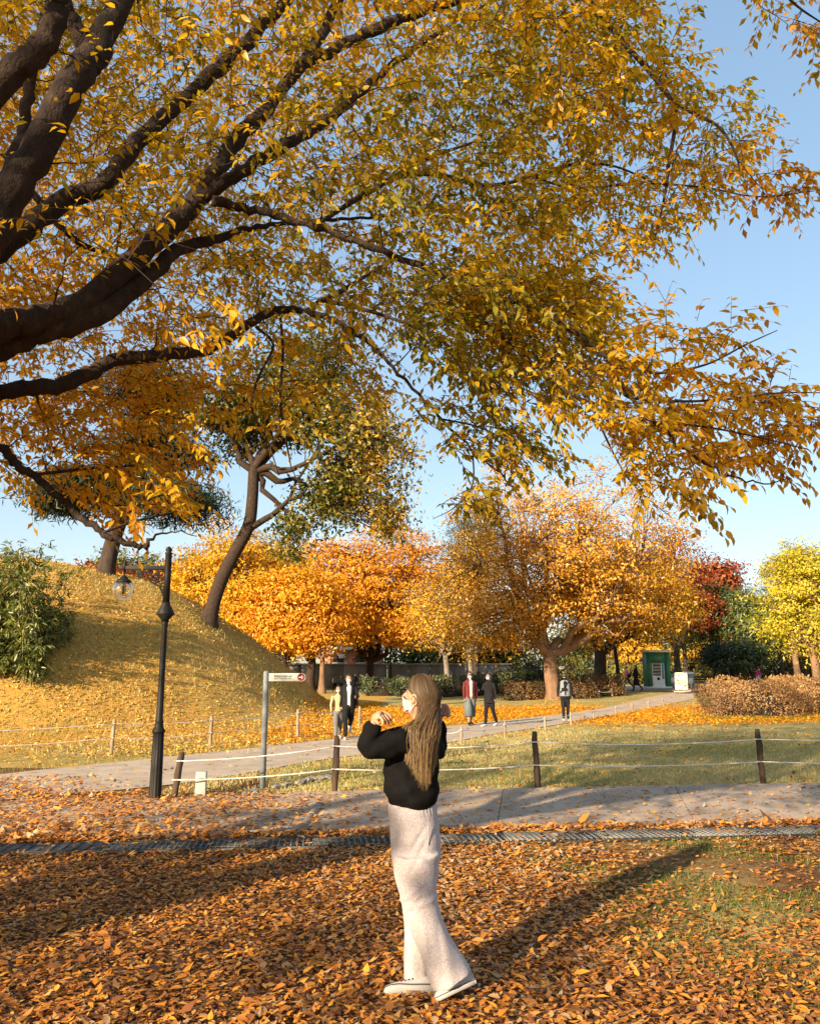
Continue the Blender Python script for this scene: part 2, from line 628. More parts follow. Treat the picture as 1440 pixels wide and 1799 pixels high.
FAR_TOP = [(-260, 1395), (0, 1362), (200, 1341), (400, 1320), (580, 1300), (720, 1283), (840, 1271), (960, 1258), (1060, 1247), (1150, 1235), (1220, 1229)]
FAR_BOT = [(-260, 1440), (0, 1408), (150, 1395), (300, 1380), (420, 1362), (540, 1340), (640, 1327), (760, 1312), (860, 1292), (960, 1277), (1060, 1260), (1150, 1246), (1220, 1238)]
far_poly_px = FAR_TOP + FAR_BOT[::-1]
far_poly = np.array([flat(*p)[:2] for p in far_poly_px])
path_far_edge = [flat(300, 1405)[:2], flat(590, 1393)[:2], flat(940, 1388)[:2], flat(1440, 1379)[:2], flat(1900, 1371)[:2]]


def zone_of(x, y):
    """what covers the ground: soil 0, lawn .5, leaf carpet 1"""
    px, py, d = to_px(np.stack([x, y, np.zeros_like(x)], -1))
    z = np.full(np.shape(x), 0.5)
    hill = H(x, y)
    z = np.where((x < -1) & (y > 15.5), 0.93 + 0.12 * vnoise(x * 0.6, y * 0.6, 3), z)
    z = np.where((x < -1) & (y > 15.5) & (hill < 0.02) & (y < 22), 0.70 + 0.2 * vnoise(x, y, 3), z)
    # leaf carpets under the far trees
    car = np.exp(-(((x - 3.5) / 7.0) ** 2 + ((y - 34) / 5.5) ** 2)) + 0.9 * np.exp(-(((x - 13) / 5.0) ** 2 + ((y - 33) / 4.0) ** 2)) + np.exp(-(((x + 2) / 3.5) ** 2 + ((y - 30) / 7.0) ** 2))
    z = np.where((y > 22) & (x >= -1.5), np.clip(0.45 + 0.75 * car, 0, 1.0), z)
    z = np.where(y > 60, 0.6, z)
    z = np.where(drain_off(x, y) < 0.6, 0.0, z)
    z = np.where((drain_off(x, y) < 0.6) & (x > 1.2) & (y > 5.2), 0.25 + 0.2 * vnoise(x * 2, y * 2, 5), z)
    z = np.where((drain_off(x, y) >= 0.6) & (y < 15.5) & (x < -2.3), 0.1, z)
    d, t = seg_dist(x, y, DITCH)
    z = np.where((d < 0.30) & (t > 0.02) & (t < 0.8), 0.22, z)
    return np.clip(z, 0, 1)


def make_ground():
    xs = np.unique(np.concatenate([np.linspace(-160, -32, 24), np.arange(-32, -7, 0.5), np.arange(-7, 7, 0.2), np.arange(7, 26, 0.6), np.linspace(26, 160, 26)]))
    ys = np.unique(np.concatenate([np.linspace(-60, 0, 14), np.arange(0, 10, 0.5), np.arange(10, 22, 0.16), np.arange(22, 62, 0.5), np.linspace(62, 330, 40)]))
    X, Y = np.meshgrid(xs, ys)
    Z = H(X, Y)
    V = np.stack([X, Y, Z], -1).reshape(-1, 3)
    nx, ny = len(xs), len(ys)
    i = np.arange(ny - 1)[:, None] * nx
    j = np.arange(nx - 1)[None]
    F = np.stack([i + j, i + j + 1, i + nx + j + 1, i + nx + j], -1).reshape(-1, 4)
    me = np_mesh('ground', V, [F], M['ground'], tint=zone_of(X, Y).ravel(), smooth_shade=True)
    return newobj('ground', me, None, kind='structure')


ground = make_ground()


def sheet(name, poly, z, mat, thick=0.0, parent=None, **props):
    bm = bmesh.new()
    vs = [bm.verts.new((p[0], p[1], z)) for p in poly]
    f = bm.faces.new(vs)
    f.normal_update()
    if f.normal.z < 0:
        f.normal_flip()
    if thick:
        r = bmesh.ops.extrude_face_region(bm, geom=[f])
        nv = [g for g in r['geom'] if isinstance(g, bmesh.types.BMVert)]
        for v in bm.verts:
            if v not in nv:
                v.co.z = z - thick
        bmesh.ops.recalc_face_normals(bm, faces=bm.faces[:])
    bmesh.ops.triangulate(bm, faces=[g for g in bm.faces if len(g.verts) > 4])
    me = bpy.data.meshes.new(name)
    bm.to_mesh(me)
    bm.free()
    me.materials.append(mat)
    return newobj(name, me, parent, **props)


# far gravel path: strips that follow the terrain
def strip(name, top, bot, lift, mat, n=70, m=6):
    a = catmull(np.array(top, float), 8)
    b = catmull(np.array(bot, float), 8)
    ia = np.linspace(0, len(a) - 1, n)
    ib = np.linspace(0, len(b) - 1, n)
    A = np.stack([np.interp(ia, np.arange(len(a)), a[:, k]) for k in (0, 1)], 1)
    B = np.stack([np.interp(ib, np.arange(len(b)), b[:, k]) for k in (0, 1)], 1)
    A = np.array([flat(*p) for p in A])
    B = np.array([flat(*p) for p in B])
    t = np.linspace(0, 1, m)
    V = A[:, None] * (1 - t[None, :, None]) + B[:, None] * t[None, :, None]
    wob = 0.05 * np.sin(np.arange(n) * 1.7)[:, None]
    V[:, :, 1] += wob * np.sin(t * math.pi * 2)[None]
    V[:, :, 2] = H(V[:, :, 0], V[:, :, 1]) + lift
    i = np.arange(n - 1)[:, None] * m
    j = np.arange(m - 1)[None]
    F = np.stack([i + j, i + m + j, i + m + j + 1, i + j + 1], -1).reshape(-1, 4)
    me = np_mesh(name, V.reshape(-1, 3), [F], mat)
    return newobj(name, me, None, kind='structure')


strip('gravel_path', FAR_TOP, FAR_BOT, 0.014, M['gravel'])
# paved court by the drinks machine, far right
sheet('plaza', [G(1085, 1214)[:2], G(1290, 1216)[:2], (28, 62), (17, 66)], 0.55 + 0.03, M['gravel'], 0.05, kind='structure')

# near paved path: cast slabs with open joints
near_path = bpy.data.objects.new('paved_path', None)
COL.link(near_path)
near_path['kind'] = 'structure'


def lerp2(a, b, t):
    return a + (b - a) * t


def path_line_far(px):
    xs = [300, 590, 940, 1440, 1900]
    ys = [1405, 1393, 1388, 1379, 1371]
    return flat(px, float(np.interp(px, xs, ys)))[:2]


def near_pt(px):
    a = flat(px, 1472)[:2]
    s = (0.36 - drain_off(*a))
    return a + drain_v * s


cuts = [(-700, -900), (548, 498), (884, 880), (1184, 1262), (1560, 1680), (2200, 2400)]
for (f0, n0), (f1, n1) in zip(cuts[:-1], cuts[1:]):
    A, B = path_line_far(max(f0, 250)), path_line_far(f1)
    if f0 < 0:
        A = flat(-700, 1425)[:2]
    C, D = near_pt(n1), near_pt(n0)
    poly = [A, B, C, D]
    if f0 < 0:
        poly = [flat(-700, 1425)[:2], flat(-200, 1418)[:2], flat(250, 1403)[:2], flat(340, 1403)[:2], B, C, D]
    g = 0.007
    cen = np.mean(poly, 0)
    poly = [p + unit(cen - p) * g for p in poly]
    sheet('slab', poly, 0.032, M['concrete'], 0.06, near_path)

# kerb stones along the left slab
kp = [(205, 1481), (300, 1477), (400, 1472), (480, 1468), (515, 1464), (537, 1452), (548, 1436), (560, 1418)]
kpts = catmull([np.append(flat(*p)[:2], 0.022) for p in kp], 6)
kerb = bpy.data.objects.new('kerb', None)
COL.link(kerb)
kerb['kind'] = 'structure'
nst = 6
for k in range(nst):
    a, b = int(k * (len(kpts) - 1) / nst), int((k + 1) * (len(kpts) - 1) / nst)
    seg = kpts[a:b + 1].copy()
    seg[0] = seg[0] + (seg[1] - seg[0]) * 0.06
    seg[-1] = seg[-1] + (seg[-2] - seg[-1]) * 0.06
    MB().tube(seg, 0.055, 10, squash=0.8).build('kerb_stone', M['kerb'], kerb, True)

# drain: flat black sheet that paints the shade below, then grating panels of crossed bars
drain = thing('drain_grating', 'long galvanised drain grating between the fallen leaves and the paved path', 'grating')
a0, b0 = DRAIN_A, DRAIN_A + drain_u * DRAIN_LEN
W2 = 0.21
sheet('channel_shade', [a0 - drain_v * W2, b0 - drain_v * W2, b0 + drain_v * W2, a0 + drain_v * W2], 0.005, M['black'], 0, drain)
fr = MB()
ang = math.atan2(drain_u[1], drain_u[0])
for s in (-1, 1):
    c = (a0 + b0) / 2 + drain_v * s * (W2 + 0.012)
    fr.box((c[0], c[1], 0.016), (DRAIN_LEN, 0.014, 0.034), ang)
fr.build('frame', M['plate'], drain)


def grate_panel(solid):
    mb = MB()
    if solid:
        mb.box((0.497, 0, 0.034), (0.985, 2 * W2 - 0.02, 0.012), bev=0.003)
        for k in range(9):
            mb.box((0.06 + k * 0.11, 0, 0.0425), (0.05, 2 * W2 - 0.06, 0.004))
    else:
        for k in range(17):
            mb.box((0.008 + k * 0.0605, 0, 0.030), (0.008, 2 * W2 - 0.012, 0.018))
        for k in range(7):
            mb.box((0.497, -W2 + 0.012 + k * (2 * W2 - 0.024) / 6, 0.037), (0.985, 0.0055, 0.004))
    V = np.concatenate(mb.V)
    return np_mesh('panel', V, [np.concatenate(v) for v in mb.F.values()], M['plate'] if solid else M['galv'])


gp, sp = grate_panel(False), grate_panel(True)
for k in range(int(DRAIN_LEN)):
    p = DRAIN_A + drain_u * k
    sol = 4 > k >= 2 or k < 2
    o = newobj('cover_plate' if sol else 'grating_panel', sp if sol else gp, drain)
    o.location = (p[0], p[1], rng.uniform(-0.002, 0.003))
    o.rotation_euler = (0, 0, ang)

# stones laid along the ditch
for k in range(16):
    t = rng.uniform(0.02, 0.35)
    i = t * (len(DITCH) - 1)
    a = DITCH[int(i)] + (DITCH[int(i) + 1] - DITCH[int(i)]) * (i % 1)
    tang = unit(DITCH[int(i) + 1] - DITCH[int(i)])
    nrm = np.array([-tang[1], tang[0]])
    q = a - nrm * rng.uniform(0.36, 0.46)
    bm = bmesh.new()
    bmesh.ops.create_icosphere(bm, subdivisions=1, radius=1)
    for v in bm.verts:
        v.co *= 1 + rng.uniform(-0.2, 0.2)
        v.co = Vector((v.co.x * rng.uniform(.11, .13), v.co.y * .08, v.co.z * .05))
    me = bpy.data.meshes.new('stone')
    bm.to_mesh(me)
    bm.free()
    me.materials.append(M['stone'])
    o = newobj('stone', me, ground)
    o.location = (q[0], q[1], float(H(*q)) + 0.02)
    o.rotation_euler = (0, 0, math.atan2(tang[1], tang[0]) + rng.uniform(-.3, .3))

# ------------------------------------------------------------------ fallen leaves and grass
rng = np.random.default_rng(101)
def lie(n, x, y, z, size, tilt, lift):
    pos = np.stack([x, y, z + lift], 1)
    a = rng.uniform(0, 2 * math.pi, n)
    ax = np.stack([np.cos(a), np.sin(a), rng.normal(0, tilt, n)], 1)
    nr = np.stack([rng.normal(0, tilt, n), rng.normal(0, tilt, n), np.where(rng.random(n) < 0.6, 1.0, -1.0)], 1)
    L = size * np.clip(rng.lognormal(-0.05, 0.27, n), 0.45, 1.7)
    L = np.where(rng.random(n) < 0.015, L * 1.5, L)
    return pos, ax, nr, L


LIT = {'p': [], 'a': [], 'n': [], 'L': [], 't': []}


def put(x, y, size, tilt, lift, tint, z=None):
    n = len(x)
    z = H(x, y) if z is None else z
    p, a, nn, L = lie(n, x, y, z, size, tilt, lift)
    for k, v in zip('panLt', (p, a, nn, L, tint)):
        LIT[k].append(v)


def litter_tint(n):
    u = rng.random(n)
    return np.clip(np.where(u < 0.80, rng.normal(0.50, 0.23, n), rng.uniform(0.82, 1.0, n)), 0.02, 1)


# foreground
n = 112000
y = 2.3 + 7.2 * rng.random(n) ** 0.9
x = rng.uniform(-1, 1, n) * (1.4 + 0.62 * y)
off = drain_off(x, y)
patch = vnoise(x * 1.6, y * 1.6, 21)
grassy = smooth(1.0, 2.6, x) * smooth(4.8, 6.4, y) * (patch > -0.3)
bare = (smooth(0.9, 1.6, x) * (1 - smooth(4.3, 5.0, y))) * (vnoise(x * 2.2, y * 2.2, 8) > 0.35) * 0.75
keep = (off < -W2 + 0.02 + 0.05 * vnoise(x * 6, y * 6, 2)) & (rng.random(n) > 0.80 * grassy) & (rng.random(n) > bare)
x, y = x[keep], y[keep]
n = len(x)
tt = litter_tint(n) + 0.12 * vnoise(x * 0.8, y * 0.8, 31) - 0.02
put(x, y, 0.052, 0.17, rng.uniform(0.004, 0.035, n), np.clip(tt, 0.02, 1))
# strip of leaves blown against the slab edge
n = 5200
s = rng.uniform(0, DRAIN_LEN, n)
o_ = W2 + 0.02 + np.abs(rng.normal(0, 0.13, n))
q = DRAIN_A + drain_u * s[:, None] + drain_v * o_[:, None]
put(q[:, 0], q[:, 1], 0.075, 0.35, rng.uniform(0.03, 0.07, n), litter_tint(n), z=np.zeros(n))
# left apron, thinning towards the path
n = 24000
px = rng.uniform(-250, 760, n)
py = rng.uniform(1372, 1488, n)
q = np.array([flat(a, b) for a, b in zip(px, py)])
x, y = q[:, 0], q[:, 1]
off = drain_off(x, y)
dens = (1 - smooth(60, 700, px + 0.9 * (py - 1430) * 0 + 90 * vnoise(x * 0.9, y * 1.4, 4))) + 0.10
dens = np.where(py < 1395, dens * smooth(1366, 1400, py + 12 * vnoise(x, y, 9)), dens)
dens = np.where((px > 250) & (py < 1400), dens * 0.15, dens)
keep = (rng.random(n) < dens * (0.45 + 0.4 * smooth(-.3, .6, vnoise(x * 1.1, y * 1.6, 55)))) & (off > W2)
x, y = x[keep], y[keep]
put(x, y, 0.078, 0.22, rng.uniform(0.036, 0.055, keep.sum()), np.clip(litter_tint(keep.sum()) + 0.06, 0, 1), z=np.zeros(keep.sum()))
# sparse leaves on the paved path and a few over the grating
n = 2600
s = rng.uniform(2, DRAIN_LEN, n)
o_ = W2 + 0.3 + rng.random(n) ** 1.5 * 3.4
q = DRAIN_A + drain_u * s[:, None] + drain_v * o_[:, None]
put(q[:, 0], q[:, 1], 0.07, 0.18, rng.uniform(0.036, 0.045, n), np.clip(rng.normal(0.7, 0.25, n), 0, 1), z=np.zeros(n))
n = 420
s = rng.uniform(0, DRAIN_LEN, n)
o_ = rng.uniform(-W2, W2, n)
q = DRAIN_A + drain_u * s[:, None] + drain_v * o_[:, None]
put(q[:, 0], q[:, 1], 0.07, 0.2, rng.uniform(0.044, 0.06, n), litter_tint(n), z=np.zeros(n))
lp = {k: np.concatenate(v) for k, v in LIT.items()}
# the 300 that show largest lie singly on the ground, the rest is one mass
sx, sy, sd = to_px(lp['p'])
vis = (sx > 5) & (sx < 1435) & (sy < 1795) & (lp['p'][:, 2] > np.median(lp['p'][:, 2]))
top = np.argsort(np.where(vis, lp['L'] / sd * lp['n'][:, 2].clip(0.2), -1))[-300:]
rest = np.ones(len(sx), bool)
rest[top] = False
rest &= sd > 0.5
close = lp['p'][:, 1] < 4.5
for nm, sel, tm_, lab in [('leaf_litter', rest & close, (LEAF7_V, LEAF7_F), 'brown and orange fallen leaves covering the ground round the woman'), ('leaf_litter', rest & ~close, (LEAF4_V, LEAF4_F), 'brown and orange fallen leaves along the drain grating and the paved path')]:
    k_ = int(sel.sum())
    me = leaf_mesh(nm, lp['p'][sel], lp['a'][sel], lp['n'][sel], lp['L'][sel], lp['t'][sel], M['litter'], tm_, width=rng.uniform(0.75, 1.2, k_), curl=rng.normal(0, 0.14, k_))
    newobj(nm, me, None, kind='stuff', label=lab, category='fallen leaves')
variants = []
for k in range(10):
    variants.append(leaf_mesh('fallen_leaf', np.zeros((1, 3)), np.array([[0, 1.0, 0]]), np.array([[0, 0, 1.0]]), 1.0, np.array([0.25 + 0.075 * k]), M['litter'], width=rng.uniform(1.0, 1.3), curl=rng.normal(0, 0.15, 1)))
for i in top:
    o = newobj('fallen_leaf', variants[int(np.clip((lp['t'][i] - 0.25) / 0.075, 0, 9))], ground)
    yv = Vector(lp['a'][i]).normalized()
    xv = yv.cross(Vector(lp['n'][i])).normalized()
    zv = xv.cross(yv)
    mw = Matrix((xv, yv, zv)).transposed().to_4x4()
    mw = Matrix.Translation(Vector(lp['p'][i]) + Vector((0, 0, 0.012))) @ mw @ Matrix.Scale(lp['L'][i], 4)
    o.matrix_world = mw

# leaves strewn over the hill and under the far trees
def strew(name, n, xr, yr, dens, size, mat, tint, label):
    x = rng.uniform(*xr, n)
    y = rng.uniform(*yr, n)
    k = (rng.random(n) < dens(x, y))
    x, y = x[k], y[k]
    z = H(x, y)
    n = len(x)
    e = 0.1
    gx = (H(x + e, y) - z) / e
    gy = (H(x, y + e) - z) / e
    nr = unit(np.stack([-gx, -gy, np.ones(n)], 1)) + rng.normal(0, 0.45, (n, 3))
    ax = np.cross(nr, rand_unit(n))
    me = leaf_mesh(name, np.stack([x, y, z + rng.uniform(0.015, 0.07, n)], 1), ax, nr, size * rng.uniform(0.6, 1.3, n), tint(n), mat, (LEAF4_V, LEAF4_F), 1.25)
    return newobj(name, me, None, kind='stuff', label=label, category='fallen leaves')


def off_path(x, y):
    return ~in_poly(x, y, far_poly)


strew('hill_leaves', 80000, (-22, -1), (15.5, 37), lambda x, y: np.where(off_path(x, y), 0.30 + 0.62 * smooth(-0.7, 0.5, vnoise(x * 0.7, y * 0.7, 12)), 0.0) * np.where(H(x, y) < 0.02, np.where(y < 15.5 + 0.32 * (x + 11), 0.2, 0.9), 1.0), 0.074, M['hillleaf'],
      lambda n: rng.random(n) * 0.9, 'yellow fallen leaves strewn over the grassy mound')


def carpet(x, y):
    z = zone_of(x, y)
    return np.where(off_path(x, y), smooth(0.52, 0.85, z + 0.1 * vnoise(x, y, 17)), 0.015)


strew('carpet_leaves', 100000, (-4, 24), (20, 46), lambda x, y: .85 * carpet(x, y), 0.10, M['orange'], lambda n: 0.15 + rng.random(n) * 0.85, 'bright orange fallen leaves carpeting the grass under the far trees')
strew('lawn_leaves', 5000, (-2, 12), (11.5, 26), lambda x, y: np.where(off_path(x, y), 0.45, 0.05), 0.075, M['litter'], lambda n: np.clip(rng.normal(0.6, 0.25, n), 0, 1), 'scattered brown leaves lying on the fenced lawn')
strew('path_leaves', 12000, (-9, 3), (10.5, 21), lambda x, y: np.where(off_path(x, y), 0.0, 0.06 + 0.85 * (1 - smooth(-6.5, -3.0, x + 0.8 * vnoise(x, y, 41))) * (1 - smooth(13.4, 14.4, y + 0.3 * x * 0))), 0.08, M['litter'], lambda n: np.clip(rng.normal(0.65, 0.2, n), 0, 1), 'fallen leaves scattered over the gravel path')


def grass(name, n, xr, yr, dens, h, tint, label):
    x = rng.uniform(*xr, n)
    y = rng.uniform(*yr, n)
    k = rng.random(n) < dens(x, y)
    x, y = x[k], y[k]
    n = len(x)
    ax = np.stack([rng.normal(0, 0.5, n), rng.normal(0, 0.5, n), np.ones(n)], 1)
    me = leaf_mesh(name, np.stack([x, y, H(x, y) - 0.005], 1), ax, rand_unit(n), h * rng.uniform(0.5, 1.4, n), tint(x, y), M['grass'], (BLADE_V, BLADE_F), 2.2)
    return newobj(name, me, None, kind='stuff', label=label, category='grass')


pfe = np.array(path_line_far(300)), np.array(path_line_far(1900))


def lawn_dens(x, y):
    lim = np.interp(x, [path_line_far(p)[0] for p in (300, 590, 940, 1440, 1900)], [path_line_far(p)[1] for p in (300, 590, 940, 1440, 1900)])
    d, t = seg_dist(x, y, DITCH)
    return np.where((y > lim + 0.03) & off_path(x, y) & ((d > 0.16) | (t > 0.8)), 1.0 - smooth(13, 24, y) * 0.75, 0.0)


grass('lawn_grass', 190000, (-3.6, 11), (11.2, 26), lawn_dens, 0.055,
      lambda x, y: np.clip(0.88 + 0.22 * vnoise(x * 0.9, y * 0.9, 6) + rng.normal(0, 0.16, len(x)), 0, 1), 'short dry grass on the fenced lawn')
grass('verge_grass', 26000, (-14, 0), (13.5, 22), lambda x, y: np.where(off_path(x, y) & (H(x, y) < 0.25) & (seg_dist(x, y, far_poly[:8])[0] < 1.0), 0.9, 0.0), 0.06,
      lambda x, y: np.clip(rng.normal(0.45, 0.2, len(x)), 0, 1), 'green grass along the gravel path below the mound')
grass('tuft_grass', 30000, (0.6, 6.2), (4.4, 9.2), lambda x, y: np.where((drain_off(x, y) < -W2) & (vnoise(x * 2.2, y * 2.2, 44) + 0.35 * smooth(1.5, 3.5, x) > 0.20) & (x > 1.1), 0.9, 0.0), 0.05,
      lambda x, y: np.clip(rng.normal(0.16, 0.13, len(x)), 0, 1), 'green grass tufts showing between the fallen leaves')

bq = G(1335, 1262)
grass('bush_grass', 9000, (bq[0] - 3.2, bq[0] + 3.4), (bq[1] - 1.2, bq[1] + 1.4), lambda x, y: np.where(vnoise(x, y, 71) > -.4, .9, .2), 0.10, lambda x, y: np.clip(rng.normal(.22, .14, len(x)), 0, 1), 'fresh green grass at the foot of the large brown bush')

grass('mound_grass', 42000, (-20, -3), (18, 33), lambda x, y: np.where((H(x, y) > .12) & (vnoise(x * 1.3, y * 1.3, 81) > -.5), .75, .1), 0.12, lambda x, y: np.clip(.72 + .2 * vnoise(x, y, 82) + rng.normal(0, .16, len(x)), 0, 1), 'thin dry grass growing through the leaves of the mound')
rng = np.random.default_rng(202)
# ------------------------------------------------------------------ the tree overhead
def px_path(pts):
    """pts: (px, py, Y, width in px) -> world points and radii"""
    out, rad = [], []
    for px, py, Y, w in pts:
        p = P(px, py, Y)
        d = to_px(p)[2]
        out.append(p)
        rad.append((0.42 if w > 20 else 0.5) * w / FPX * d)
    return np.array(out), np.array(rad)


def smooth_path(pts, rad, k=6):
    q = catmull(np.column_stack([pts, rad]), k)
    return q[:, :3], np.maximum(q[:, 3], 0.0015)


